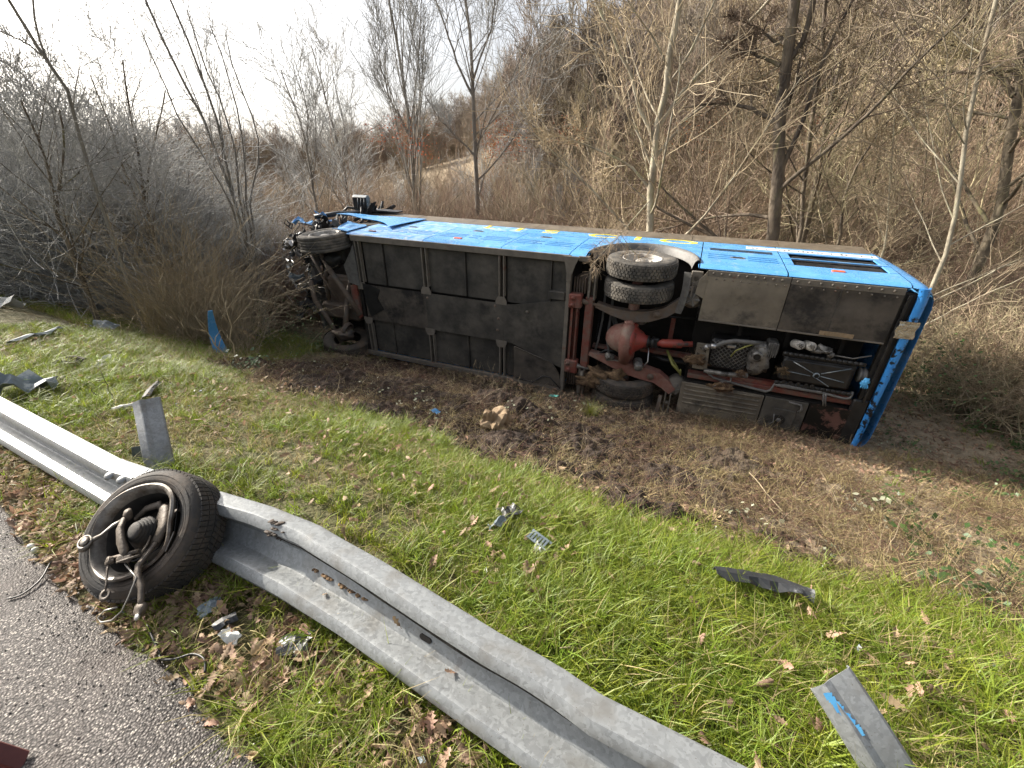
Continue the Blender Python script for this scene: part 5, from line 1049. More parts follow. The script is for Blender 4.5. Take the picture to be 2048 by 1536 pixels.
mb = MB(); mb.grid(3, 3, lambda a, b: Vector((.185 + .03 * a + .01 * b, -.10 + .09 * b, .02 + .05 * a)), smooth=False); wp('torn_rim_flap', mb, M['barerim'], rim_, solid=.004)
def wt(name, pts, r, m, n=12, label=None):
    pts = [(x * .96, y * .96, z * (.62 if z > 0 else 1)) for x, y, z in pts]; r = [q * .68 for q in r] if isinstance(r, list) else r
    mb = MB(); mb.tube(pts, r, n); return wp(name, mb, m, label=label)
SHEAR = True
# CV boot: bellows pointing to the lower left
mb = MB(); pr = [(.0, .13), (.022, .13)]
for i in range(5): r0 = .030 + i * .008; pr += [(r0, .125 - i * .022), (r0 + .012, .118 - i * .022), (r0 + .002, .108 - i * .022)]
pr += [(.072, .010), (.076, -.02), (.078, -.07), (.06, -.09)]
mb.lathe(pr, (.0, .0, -.01), (-.28, -.10, 1), 36); wp('drive_shaft_boot', mb, M['tyre_car'])
# knuckle
mb = MB(); mb.blob((.085, .05, -.02), .07, (.8, 1.5, .7), 9, 3, .8); mb.tube([(.03, .13, -.02), (.07, .10, .02), (.10, .02, .03), (.09, -.06, .05)], [.018, .03, .034, .026], 12); mb.tube([(.10, .05, .02), (.14, .10, .0), (.15, .13, -.02)], [.022, .018, .02], 10); wp('steering_knuckle', mb, M['rustarm'])
wt('brake_caliper', [(-.10, .07, -.03), (-.05, .12, -.01), (.02, .14, .0), (.06, .10, .0)], [.02, .028, .03, .02], M['rustarm'])
wt('control_arm', [(-.115, .065, .10), (-.125, .045, .13), (-.120, .0, .155), (-.085, -.06, .16), (-.045, -.105, .16), (-.03, -.135, .16)], [.020, .027, .030, .034, .034, .022], M['rustarm'])
mb = MB(); mb.lathe([(.0, .03), (.018, .028), (.024, .012), (.024, -.02)], (-.110, .068, .075), (-.2, .6, .7), 14); wp('ball_joint', mb, M['rustarm'])
wt('rear_link', [(-.125, .05, .11), (-.175, .02, .13), (-.215, -.03, .15), (-.255, -.055, .16)], [.018, .015, .014, .020], M['barerim'])
mb = MB(); mb.lathe([(.026, -.018), (.036, -.018), (.036, .018), (.026, .018)], (-.272, -.066, .10), (.0, .35, 1), 22, closed=True); mb.lathe([(.0, .03), (.018, .03), (.022, .024), (.022, -.02), (.0, -.02)], (-.272, -.066, .10), (.0, .35, 1), 16); wp('bushing', mb, M['barerim'])
mb = MB(); mb.box((-.070, -.150, .075), (.01, -.112, .115), .010); mb.tube([(-.10, -.132, .095), (.03, -.10, .10)], .010, 8); mb.tube([(-.06, -.15, .11), (.05, -.12, .115)], .006, 8); mb.blob((-.10, -.14, .095), .024, (1, .9, 1), 7, 3, .5); wp('clamp_bracket', mb, M['rustarm'])
wt('stabiliser_link', [(-.11, -.15, .15), (-.10, -.19, .155), (-.075, -.25, .16), (-.065, -.28, .16)], [.013, .009, .009, .012], M['rustarm'])
mb = MB(); mb.lathe([(.012, -.010), (.026, -.010), (.026, .010), (.012, .010)], (-.056, -.285, .10), (.2, .3, 1), 18, closed=True); wp('link_eye', mb, M['rustarm'])
wt('lower_arm', [(.11, .02, .04), (.10, -.05, .08), (.075, -.12, .12), (.055, -.17, .14), (.075, -.22, .15), (.115, -.26, .155), (.135, -.31, .15), (.145, -.34, .14)], [.026, .024, .024, .027, .029, .026, .024, .024], M['rustarm'])
mb = MB(); mb.lathe([(.0, .030), (.010, .029), (.016, .022), (.018, .012), (.030, .008), (.034, -.02), (.02, -.03)], (.142, -.345, .085), (.1, -.75, .6), 20); wp('ball_joint', mb, M['rustarm'])
mb = MB(); mb.blob((.144, -.368, .102), .015, (1, 1, 1), 7, 1, .0); wp('ball_pin', mb, M['steel'])
wt('small_bracket', [(.055, -.03, .10), (.06, -.07, .13), (.05, -.11, .15)], [.008, .009, .008], M['rustarm'])
wt('brake_line', [(-.02, -.16, .15), (.04, -.20, .16), (.075, -.22, .18), (.07, -.30, .17), (.055, -.36, .13), (.01, -.40, .08), (-.05, -.41, .05), (-.075, -.39, .05), (-.05, -.36, .07), (.02, -.345, .10)], .0045, M['wire_gr'], 6)
wt('sensor_cable', [(.13, .0, .0), (.12, -.08, .06), (.09, -.12, .12), (.02, -.15, .16), (-.03, -.13, .18)], .004, M['wire'], 6)

# ------------------------------------------------------------------ debris, each piece a thing
def shard_t(name, px, py, sz, m, seed, label, cat, lift=.03, th=.005, rotz=None, n=6, jag=.10, curl=1.0, stand=0.0, edge=None):
    p = on_ground(px, py, lift); r = random.Random(seed); mb = MB()
    jj = [[r.uniform(-jag, jag) for _ in range(n + 1)] for _ in range(4)]
    def fn(a, b):
        i = round(a * n); k = round(b * n); x = (a - .5 + (jj[0][k] if i in (0, n) else 0)) * sz[0]; y = (b - .5 + (jj[1][i] if k in (0, n) else 0)) * sz[1]
        return Vector((x, y, sz[2] * curl * noise.noise(Vector((a * 2.2 + seed, b * 1.8, seed * .3))) * 1.6))
    mb.grid(n, n, fn, smooth=False); o = mb.build(name, m, solid=th); o.location = p; o.rotation_euler = (stand, r.uniform(-.15, .15), r.uniform(0, 6.28) if rotz is None else rotz)
    return tag(o, label, cat)
def strip_thing(name, pix, wd, m, label, cat, lift=.03, th=.006, seed=1):
    P = [on_ground(*q, lift) for q in pix]; mb = MB(); r = random.Random(seed); c0 = sum(P, Vector()) / len(P); V = []
    W_ = []
    for i in range(len(P) * 3 - 2):
        k = i / 3; a = int(k); f_ = k - a; p = P[a] if a + 1 >= len(P) else P[a].lerp(P[a + 1], f_); W_.append(p)
    for i, p in enumerate(W_):
        t = (W_[min(i + 1, len(W_) - 1)] - W_[max(i - 1, 0)]).normalized(); s = t.cross(Vector((0, 0, 1))).normalized(); w0 = wd * (.6 + .4 * math.sin(math.pi * (i + 1) / (len(W_) + 1))) * r.uniform(.8, 1.2)
        for q, zz in ((-.5, 0.), (-.2, .35), (.2, .42), (.5, .1 + r.uniform(0, .3))): V.append(p - c0 + s * q * w0 + Vector((0, 0, zz * wd)))
    mb.add(V, [(i * 4 + j, i * 4 + j + 1, i * 4 + j + 5, i * 4 + j + 4) for i in range(len(W_) - 1) for j in range(3)], False); o = mb.build(name, m, solid=th); o.location = c0; return tag(o, label, cat)
strip_thing('torn_trim_strip', [(1428, 1150), (1490, 1160), (1550, 1172), (1625, 1197)], .105, M['plastic_dk'], 'long black torn trim strip with chipped pale edge lying in the verge grass', 'debris', .085)
shard_t('plastic_shard', 1022, 1024, (.12, .09, .03), M['plastic_dk'], 3, 'upper dark plastic shard with a pale torn edge in the middle of the grass', 'debris', .08, rotz=.5)
shard_t('plastic_shard', 992, 1046, (.10, .05, .03), M['plastic_gr'], 5, 'lower grey ribbed shard just below a dark one in the grass', 'debris', .08, rotz=.4)
p = on_ground(1078, 1082, .08); mb = MB()
for q in range(6): mb.box((-.06 + q * .019, -.022, 0), (-.048 + q * .019, .022, .006))
mb.box((-.062, .018, 0), (.065, .030, .007)); mb.box((-.062, -.030, 0), (.065, -.022, .007)); o = mb.build('slotted_clip', M['plastic_gr']); o.location = p; o.rotation_euler = (.2, .15, -.7); tag(o, 'small grey slotted plastic clip lying in the grass', 'debris')
shard_t('foam_scrap', 1082, 1100, (.06, .05, .04), M['paper'], 7, 'white crumpled scrap at the end of the slotted clip', 'scrap', .045)
strip_thing('rubber_strip', [(428, 1262), (450, 1250), (476, 1238)], .055, M['plastic_dk'], 'black rubber strip among the oak leaves below the torn off wheel', 'debris', .03)
shard_t('rubber_flap', 592, 1290, (.11, .09, .02), M['plastic_dk'], 9, 'dark rubber flap in the leaves against the lower edge of the barrier', 'debris', .04, rotz=.2)
shard_t('grey_flap', 418, 1214, (.08, .06, .02), M['plastic_gr'], 10, 'small grey flap in the leaves right of the wheel', 'debris', .045)
shard_t('paper_scrap', 462, 1276, (.07, .045, .02), M['paper'], 12, 'white torn scrap on the leaves beside the black rubber strip', 'scrap', .045)
shard_t('crumpled_sheet', 48, 772, (.36, .26, .14), M['plastic_gr'], 14, 'crumpled grey panel lying behind the far end of the barrier', 'debris', .10, .006, rotz=.9)
strip_thing('bumper_piece', [(20, 690), (60, 676), (90, 672), (118, 660)], .11, M['plastic_gr'], 'long grey broken bumper piece in the grass in front of the thicket', 'debris', .05)
shard_t('rusty_scrap', 118, 724, (.36, .18, .08), M['charwood'], 17, 'dark rust coloured scrap lying in the grass above the crumpled panel', 'debris', .05, rotz=.3)
shard_t('pale_fragment', 212, 722, (.22, .14, .05), M['paper'], 18, 'pale fragment in the grass midway between thicket and standing post', 'scrap', .04)
shard_t('pale_fragment', 190, 735, (.12, .1, .04), M['plastic_gr'], 19, 'smaller greyish fragment left of the pale one in the grass', 'scrap', .04)
strip_thing('torn_gasket', [(290, 800), (300, 785), (316, 768)], .07, M['plastic_dk'], 'curved dark gasket piece just behind the top of the standing post', 'debris', .05)
strip_thing('foam_strip', [(225, 822), (245, 816), (266, 812)], .045, M['paper'], 'whitish ragged foam strip left of the standing post', 'debris', .06)
shard_t('grey_cover', 205, 656, (.5, .2, .1), M['plastic_gr'], 22, 'grey cover half hidden at the foot of the thicket', 'debris', .06, rotz=-.3)
shard_t('white_sheet', 4, 604, (.5, .3, .12), M['paper'], 23, 'white sheet lying at the far left edge by the thicket', 'debris', .1, rotz=.1)
shard_t('blue_scrap', 872, 822, (.13, .07, .03), M['bluebit'], 24, 'small blue scrap on the churned soil beside a clod', 'debris', .10)
shard_t('blue_scrap', 1922, 1192, (.07, .035, .02), M['bluebit'], 25, 'bright blue scrap in the low brambles near the right edge', 'debris', .05)
shard_t('green_glass', 1108, 792, (.14, .07, .03), M['teal'], 26, 'green glass fragment beneath the coach sill', 'glass', .10)
shard_t('green_glass', 1690, 1010, (.15, .05, .02), M['teal'], 27, 'greenish fragment in the leaf litter right of the grass', 'glass', .05)
for i, (x, y) in enumerate(((62, 1092), (70, 1099))):
    mb = MB(); mb.lathe([(.0, .012), (.008, .012), (.011, .008), (.011, -.008), (.008, -.012), (0, -.012)], (0, 0, 0), (1, .3, 0), 12); o = mb.build('white_pellet', M['paper']); o.location = at_z(x, y, .024); o.rotation_euler[2] = i
    tag(o, ('upper' if i == 0 else 'lower') + ' of the two small white pellets on the road edge', 'pellet')
def cable(name, pix, r, m, label, z=.02, cat='cable'):
    P = [at_z(x, y, z + dz) for x, y, dz in pix]; Q = []
    for i in range(len(P) - 1):
        for k in range(5):
            t = k / 5; p0, p1, p2, p3 = P[max(i - 1, 0)], P[i], P[i + 1], P[min(i + 2, len(P) - 1)]
            Q.append(.5 * ((2 * p1) + (p2 - p0) * t + (2 * p0 - 5 * p1 + 4 * p2 - p3) * t * t + (3 * p1 - p0 - 3 * p2 + p3) * t ** 3))
    Q.append(P[-1]); c = P[0].copy(); mb = MB(); mb.tube([q - c for q in Q], r, 6); o = mb.build(name, m); o.location = c; return tag(o, label, cat)
cable('cable', [(14, 1198, 0), (45, 1188, 0), (80, 1160, .005), (98, 1130, .01), (104, 1122, .02)], .0035, M['wire'], 'thin black cable on the asphalt left of the wheel')
cable('cable', [(294, 1250, .02), (305, 1275, .01), (318, 1305, 0), (322, 1318, 0), (350, 1318, 0), (385, 1308, .005), (408, 1318, .01), (410, 1345, .0)], .0045, M['wire'], 'kinked black cable on the asphalt below the wheel')
mb = MB(); mb.grid(10, 8, lambda a, b: Vector((-.20 + .20 * a, -.12 + .16 * b, .10 * math.sin(math.pi * .5 * (1 - a)) + .012 * math.sin(b * 14)))); o = mb.build('leather_shoe_tip', M['cloth_red'], solid=.01); o.location = at_z(36, 1538, .015); tag(o, 'brown red leather tip poking in at the lower left corner', 'shoe')
# rock turned up by the coach
mb = MB(); mb.blob((0, 0, 0), .17, (1.0, .85, 1.0), 12, 4, .95); o = mb.build('rock', M['rock']); rp = on_ground(990, 866); o.location = Vector((rp.x, rp.y, float(relief(rp.x, rp.y)) + .07)); o.rotation_euler = (.3, .5, .8)
for pl in o.data.polygons: pl.use_smooth = False
tag(o, 'angular tan rock lying on the churned soil in front of the coach', 'rock')
# blue corner panel and splintered bits by the thicket
pb_ = on_ground(432, 712); mb = MB(); hh = .92
mb.grid(16, 5, lambda a, b: Vector((.00 + .34 * max(0, a - .35) ** 1.5 + (.075 * b * (1 - .85 * a)), .20 * b * (1 - a * .7), hh * a * (1 - .10 * a))))
o = mb.build('blue_corner_panel', M['blue'], solid=.012); o.location = pb_ - Vector((.02, 0, .06)); o.rotation_euler = (0, 0, -.5); tag(o, 'torn blue body panel standing upright at the foot of the thicket', 'debris')
strip_thing('black_wreckage', [(455, 680), (480, 672), (505, 682)], .5, M['plastic_dk'], 'black bumper wreckage at the foot of the thicket beside the blue panel', 'debris', .1, .02)
for i, (x, y, s) in enumerate(((458, 660, .22), (492, 668, .26))):
    mb = MB(); mb.prism([(-s, -.03), (-s * .4, -.05), (s, -.01), (s * .7, .03), (-s * .6, .05)], -.02, .03); o = mb.build('splintered_wood', M['splint']); o.location = on_ground(x, y, .30); o.rotation_euler = (.4, .3, -.4); tag(o, ('smaller left' if i == 0 else 'larger right') + ' splinter of fresh wood on the black wreckage', 'wood')
# sticks and stems
def stick(name, a, b, r, m, label, za=.0, zb=.0, wob=.03, cat='stick', tw=0, seed=0):
    A_ = on_ground(*a, za); q = ray(*b); # second end keeps a similar distance, raised
    B_ = on_ground(*b, 0) if zb == 0 else at_d(b[0], b[1], math.hypot(A_.x, A_.y) + zb)
    rr = random.Random(seed); P = [A_.lerp(B_, i / 8) - A_ + Vector((rr.gauss(0, wob), rr.gauss(0, wob), rr.gauss(0, wob))) * (0 if i in (0,) else .6) for i in range(9)]
    mb = MB(); mb.tube(P, [r * (1 - .6 * i / 8) for i in range(9)], 6)
    for k in range(tw):
        i = rr.randint(2, 7); d = Vector((rr.gauss(0, .5), rr.gauss(0, .5), .8)).normalized(); L_ = (B_ - A_).length * rr.uniform(.2, .5); mb.tube([P[i], P[i] + d * L_ * .5 + Vector((rr.gauss(0, .02), 0, 0)), P[i] + d * L_], [r * .5, r * .35, r * .15], 5)
    o = mb.build(name, m); o.location = A_; return tag(o, label, cat)
stick('dead_stick', (1615, 1082), (1500, 945), .009, M['stick'], 'pale straight dead stick leaning out of the grass towards the wood', zb=.9, wob=.006, cat='stick', seed=2)
stick('dry_stalk', (1760, 1130), (1815, 1015), .0035, M['stick'], 'thin dry stalk leaning right at the edge of the brambles', zb=.15, wob=.01, seed=3)
stick('dry_stalk', (1700, 1050), (1640, 940), .003, M['stick'], 'arching dry bramble stalk over the litter', zb=.2, wob=.02, seed=4, tw=2)
stick('red_stem', (1990, 1200), (2044, 1085), .004, M['stick_dk'], 'dark reddish stem at the right edge of the picture', zb=.1, wob=.008, seed=5, tw=1)
stick('fallen_twig', (1120, 1296), (1285, 1300), .003, M['stick'], 'long straw coloured twig lying in the grass beside the barrier', za=.06, wob=.005, seed=6)
for i, (a, b, l) in enumerate((((232, 806), (198, 738), 'upper left'), ((205, 804), (172, 770), 'lower left'), ((356, 778), (312, 742), 'upper right'), ((635, 938), (632, 920), 'short'), ((545, 985), (547, 950), 'short upright'), ((1070, 935), (1058, 880), 'slim'))):
    stick('dark_weed_stem', a, b, .004, M['stick_dk'], l + ' dark weed stem rising from the grass ' + ['behind the barrier', 'above the barrier', 'right of the post', 'near the soil edge', 'close behind the wheel', 'below the rock'][i], zb=.05, wob=.008, cat='weed stem', seed=20 + i)
stick('forked_branch', (468, 742), (405, 655), .012, M['stick'], 'forked bare branch rising by the blue panel at the thicket edge', zb=.2, wob=.02, seed=30, tw=6, cat='branch')
stick('forked_branch', (472, 738), (450, 600), .010, M['stick'], 'upright pale branch just right of the forked one at the thicket edge', zb=.1, wob=.03, seed=31, tw=5, cat='branch')
stick('pale_pole', (612, 696), (656, 650), .014, M['stick'], 'straight pale pole leaning on the wrecked front axle', zb=.3, wob=.002, seed=33)
for i, (x, y, g) in enumerate(((1180, 840, 'grass'), (320, 680, 'grass_dry'))):
    me = blades(140 if i == 0 else 120, .2 if i == 0 else .5, .42 if i == 0 else 1.25, .10 if i == 0 else .16, .006, .9 if i == 0 else .45, 90 + i, M[g], 4); o = link('grass_tuft' if i == 0 else 'dry_stalk_clump', me); o.location = on_ground(x, y); tag(o, 'single green grass tuft growing on the soil before the rear wheels' if i == 0 else 'tall clump of straw coloured stalks at the foot of the thicket', 'grass tuft' if i == 0 else 'dry plant')
# oak leaves lying in the beam
for i, (u, a, s, l) in enumerate(((-.93, .5, 1.0, 'curled brown oak leaf in the barrier trough left of the slot'), (-.66, .42, 1.0, 'curled brown oak leaf in the barrier trough right of the slot'), (-1.28, .35, .6, 'small brown leaf in the barrier trough near the wheel'))):
    o = link('oak_leaf', LV[i]); o.location = RO + on_rail(u, a, .018); o.rotation_euler = (.7, .3, 1.2 + i); o.scale = (s * .8,) * 3; tag(o, l, 'leaf', 'leaves lying in the barrier trough')
# ------------------------------------------------------------------ bare trees grown level by level
def _norm(v): return v / (np.linalg.norm(v, axis=-1, keepdims=True) + 1e-9)
def grow(P, R, per, t0, t1, ang, length, m, wob, up, rf, r, droop=0.0, taper=.75, aspread=.25):
    """P (N,k,3), R (N,k): children polylines (N*per, m, 3)"""
    N, k, _ = P.shape; idx = np.repeat(np.arange(N), per); n = len(idx)
    t = np.tile((np.arange(per) + .5) / per, N) * (t1 - t0) + t0 + r.uniform(-.5, .5, n) * (t1 - t0) / per; t = np.clip(t, .02, .995)
    f = t * (k - 1); i = np.minimum(f.astype(int), k - 2); w_ = (f - i)[:, None]
    base = P[idx, i] * (1 - w_) + P[idx, i + 1] * w_; tan = _norm(P[idx, i + 1] - P[idx, i]); rad = R[idx, i] * (1 - w_[:, 0]) + R[idx, i + 1] * w_[:, 0]
    q = _norm(np.cross(tan, r.normal(size=(n, 3)))); a = ang * (1 + r.normal(0, aspread, n)); d = _norm(tan * np.cos(a)[:, None] + q * np.sin(a)[:, None])
    L_ = length(t, idx, n) * r.uniform(.65, 1.25, n); out = np.zeros((n, m, 3)); out[:, 0] = base; p = base.copy()
    for s in range(1, m):
        d = d + r.normal(0, wob, (n, 3)); d[:, 2] += up - droop * s / m; d = _norm(d); p = p + d * (L_ / (m - 1))[:, None]; out[:, s] = p
    r0 = np.minimum(rad * rf * r.uniform(.8, 1.15, n), rad * .92); ra = r0[:, None] * (1 - taper * np.linspace(0, 1, m)[None])
    return out, ra
def tubes(P, R, k):
    N, m, _ = P.shape; T = np.zeros_like(P); T[:, 1:-1] = P[:, 2:] - P[:, :-2]; T[:, 0] = P[:, 1] - P[:, 0]; T[:, -1] = P[:, -1] - P[:, -2]; T = _norm(T)
    ref = np.where(np.abs(T[:, :1, 2:]) > .9, np.array([1.0, 0, 0]), np.array([0, 0, 1.0])) * np.ones_like(T); X = _norm(np.cross(T, ref)); Y = np.cross(T, X)
    a = np.arange(k) * 2 * np.pi / k; V = P[:, :, None] + (X[:, :, None] * np.cos(a)[:, None] + Y[:, :, None] * np.sin(a)[:, None]) * R[:, :, None, None]
    b = (np.arange(N) * m * k)[:, None, None] + (np.arange(m - 1) * k)[None, :, None]; j = np.arange(k)[None, None]; j2 = (np.arange(k) + 1) % k
    F = np.stack([b + j, b + j2[None, None], b + k + j2[None, None], b + k + j], -1).reshape(-1, 4)
    return V.reshape(-1, 3), F
def joined(parts):
    Vs, Fs, o = [], [], 0
    for V, F in parts: Vs.append(V); Fs.append(F + o); o += len(V)
    return np.concatenate(Vs), np.concatenate(Fs)
def poly_resample(pts, m, seed, wob):
    pts = np.array(pts, float); s = np.concatenate([[0], np.cumsum(np.linalg.norm(np.diff(pts, axis=0), axis=1))]); t = np.linspace(0, s[-1], m)
    P = np.stack([np.interp(t, s, pts[:, i]) for i in range(3)], 1); r = np.random.default_rng(seed); P[1:] += r.normal(0, wob, (m - 1, 3)) * np.array([1, 1, .3]); return P
def tree_geo(trunks, seed, H, n1=16, n2=7, n3=6, n4=4, ang=.85, l1=.42, up=.05, wob=.10, t0=.22, twig_r=.013, fine=True, lens=(.52, .55, .55)):
    """trunks: list of (pts, r0, r1). returns (trunk part geo), (crown geo)"""
    r = np.random.default_rng(seed); tr = []; cr = []
    TP_ = []; TR_ = []
    for pts, r0, r1 in trunks:
        P = poly_resample(pts, 15, seed + len(TP_), .012 * H / 8); TP_.append(P); TR_.append(r0 + (r1 - r0) * np.linspace(0, 1, 15) ** .8)
    P0 = np.array(TP_); R0 = np.array(TR_); R0 = R0 * .80; R0[:, 0] *= 1.2; tr.append(tubes(P0, R0, 9))
    tl = np.linalg.norm(P0[:, -1] - P0[:, 0], axis=1)
    P1, R1 = grow(P0[:1], R0[:1], n1, t0, .99, ang, lambda t, i, n: tl[0] * l1 * 1.25 * (1.05 - .62 * t), 11, wob * .55, up, .40, r)
    if len(P0) > 1:
        Pb, Rb = grow(P0[1:], R0[1:], max(4, n1 // 2), .25, .99, ang * .8, lambda t, i, n: tl[1:][i] * l1 * .95 * (1.05 - .5 * t), 11, wob * .55, up, .5, r); P1 = np.concatenate([P1, Pb]); R1 = np.concatenate([R1, Rb])
    tr.append(tubes(P1, R1, 6)); L1_ = np.linalg.norm(P1[:, -1] - P1[:, 0], axis=1)
    P2, R2 = grow(P1, R1, n2, .15, .98, .62, lambda t, i, n: L1_[i] * lens[0] * (1.25 - .6 * t), 7, wob * .85, up * .8, .50, r); R2 = np.maximum(R2, twig_r * .55)
    cr.append(tubes(P2, R2, 4)); L2_ = np.linalg.norm(P2[:, -1] - P2[:, 0], axis=1)
    P3, R3 = grow(P2, R2, max(3, n3 - 2), .15, .98, .62, lambda t, i, n: L2_[i] * lens[1] * 1.1 + .08, 5, wob * 1.0, up, .6, r); R3 = np.clip(R3, twig_r * .40, None)
    cr.append(tubes(P3, R3, 3))
    if fine:
        L3_ = np.linalg.norm(P3[:, -1] - P3[:, 0], axis=1)
        P4, R4 = grow(P3, R3, 2, .2, .98, .6, lambda t, i, n: L3_[i] * lens[2] + .08, 4, wob * 1.8, up, .7, r); R4 = np.clip(R4, twig_r * .30, None)
        cr.append(tubes(P4, R4, 3))
    return joined(tr), joined(cr)
def make_tree(name, base, trunks, seed, bark, twig, label, cat='tree', group=None, cp=None, **kw):
    """trunks in world points; mesh is local to base"""
    base = Vector(base); H = max(p[2] for t in trunks for p in t[0]) - base.z
    tk = [([(Vector(p) - base) for p in pts], r0, r1) for pts, r0, r1 in trunks]
    (V, F), (V2, F2) = tree_geo(tk, seed, H, **kw)
    e = empty(name, base); tag(e, label, cat, group)
    o = link('trunk', np_mesh('trunk', V, F, bark, True), e); c = link('crown', np_mesh('crown', V2, F2, twig), e); return e, o, c
# ---- trees standing close behind the coach, traced as they stand
def T(dist, *px): return [at_d(x, y, dist + (0 if len(q) < 3 else q[2])) for q in px for x, y in [q[:2]]]
def gbase(x, y, dist):
    p = at_d(x, y, dist); return Vector((p.x, p.y, h(p.x, p.y) - .1))
def traced(name, dist, stems, seed, bark, twig, label, cat='tree', group=None, ext=1.0, rooted=True, **kw):
    tr = []; base = None
    for k_, (px, r0, r1) in enumerate(stems):
        pts = T(dist, *px)
        if k_ == 0 and not rooted: base = pts[0].copy()
        if k_ == 0 and rooted:
            b = pts[0]; base = Vector((b.x, b.y, min(h(b.x, b.y), b.z) - .1)); pts = [base] + pts
        if len(pts) >= 2 and ext > 0 and px[-1][1] < 12:
            d = (pts[-1] - pts[-2]).normalized(); pts.append(pts[-1] + d * ext * 2.2 + Vector((0, 0, .5)))
        if k_ > 0 and rooted and abs(px[0][0] - stems[0][0][0][0]) < 32 and abs(px[0][1] - stems[0][0][0][1]) < 20: pts = [base + Vector((.05 * math.sin(k_ * 2.4), .05 * math.cos(k_ * 2.4), 0))] + pts
        tr.append((pts, r0, r1))
    return make_tree(name, base, tr, seed, bark, twig, label, cat, group, **kw)
traced('bare_tree', 12.5, [([(1299, 470), (1301, 400), (1310, 330), (1312, 262), (1330, 190), (1340, 120), (1348, 60), (1360, 0)], .135, .07), ([(1312, 262), (1350, 205), (1395, 150), (1450, 90), (1520, 20), (1540, 0)], .065, .02), ([(1310, 290), (1282, 220), (1262, 150), (1235, 95), (1212, 50), (1190, 0)], .06, .02), ([(1306, 320), (1370, 240), (1440, 190), (1530, 150), (1600, 110)], .05, .015), ([(1302, 380), (1260, 330), (1200, 300), (1120, 270), (1070, 262)], .045, .012)],
       101, M['bark_tan'], M['twig_tan'], 'large bare tree with forked tan trunk behind the middle of the coach', n1=13, n2=8, n3=6, n4=4, ang=.8, l1=.36, t0=.12, up=.02, wob=.13)
traced('bare_tree', 12.0, [([(1545, 480), (1550, 400), (1556, 320), (1558, 250), (1566, 180), (1578, 100), (1590, 0)], .20, .10), ([(1562, 150), (1600, 90), (1620, 30), (1628, 0)], .07, .04), ([(1552, 245), (1500, 215), (1440, 205), (1370, 215)], .07, .02), ([(1560, 130), (1500, 105), (1440, 95)], .05, .015), ([(1556, 90), (1520, 60), (1470, 35)], .04, .015)],
       202, M['bark_dark'], M['twig_tan'], 'thickest dark ridged trunk rising behind the rear of the coach', n1=14, n2=7, n3=6, n4=4, ang=.95, l1=.36, t0=.15, up=.0, wob=.14)
traced('slender_tree', 13.5, [([(1600, 480), (1607, 390), (1615, 300), (1625, 220), (1640, 120), (1652, 0)], .075, .04)], 303, M['bark_dark'], M['twig_tan'], 'slender dark tree just right of the thickest trunk', n1=14, n2=6, n3=5, n4=3, ang=.9, l1=.3, wob=.14, t0=.2)
traced('slender_tree', 15.0, [([(1620, 420), (1640, 330), (1655, 240), (1672, 160), (1700, 60), (1716, 0)], .115, .05), ([(1660, 235), (1730, 150), (1800, 70), (1870, 0)], .05, .02)], 404, M['bark_dark'], M['twig_tan'], 'dark leaning tree with long right limb behind the coach rear', n1=14, n2=7, n3=5, n4=3, ang=.9, l1=.34, wob=.13, t0=.2)
traced('sapling', 14.0, [([(1680, 480), (1686, 400), (1720, 320), (1760, 260), (1800, 220)], .07, .02)], 505, M['bark_dark'], M['twig_tan'], 'short crooked dark stem bending right above the rear corner of the coach', n1=12, n2=7, n3=5, n4=3, ang=.9, l1=.5, wob=.14)
traced('pale_sapling', 11.0, [([(1900, 490), (1915, 400), (1925, 330), (1935, 240), (1955, 150), (1975, 60), (1990, 0)], .055, .028)], 606, M['bark_tan'], M['twig_tan'], 'thin pale tree near the right edge leaning slightly right', n1=18, n2=7, n3=5, n4=3, ang=1.0, l1=.26, t0=.1, wob=.14)
traced('bare_tree', 14.5, [([(1998, 430), (2006, 380), (2020, 300), (2030, 230), (2040, 150), (2052, 60), (2060, 0)], .15, .08), ([(2030, 190), (1990, 140), (1950, 110), (1900, 90)], .08, .02), ([(2035, 150), (2090, 80), (2130, 0)], .07, .03)], 707, M['bark_dark'], M['twig_tan'], 'thick dark tree at the right edge with limbs reaching left', n1=14, n2=7, n3=6, n4=3, ang=.95, l1=.34, wob=.14)
traced('sapling', 13.0, [([(1775, 480), (1778, 400), (1784, 300), (1790, 230)], .035, .012)], 808, M['bark_tan'], M['twig_tan'], 'thin pale upright stem above the rear end of the coach', n1=14, n2=6, n3=5, n4=3, ang=.8, l1=.3)
traced('sapling', 17.0, [([(1840, 480), (1846, 400), (1850, 330), (1858, 250)], .05, .015)], 818, M['bark_dark'], M['twig_tan'], 'dark young stem between the two pale saplings at right', n1=14, n2=6, n3=5, n4=3, ang=.8, l1=.34)
traced('sapling', 16.0, [([(1450, 470), (1452, 380), (1462, 290), (1470, 200)], .04, .015)], 828, M['bark_tan'], M['twig_tan'], 'thin stem between the forked tree and the thickest trunk', n1=14, n2=6, n3=5, n4=3, ang=.7, l1=.4)
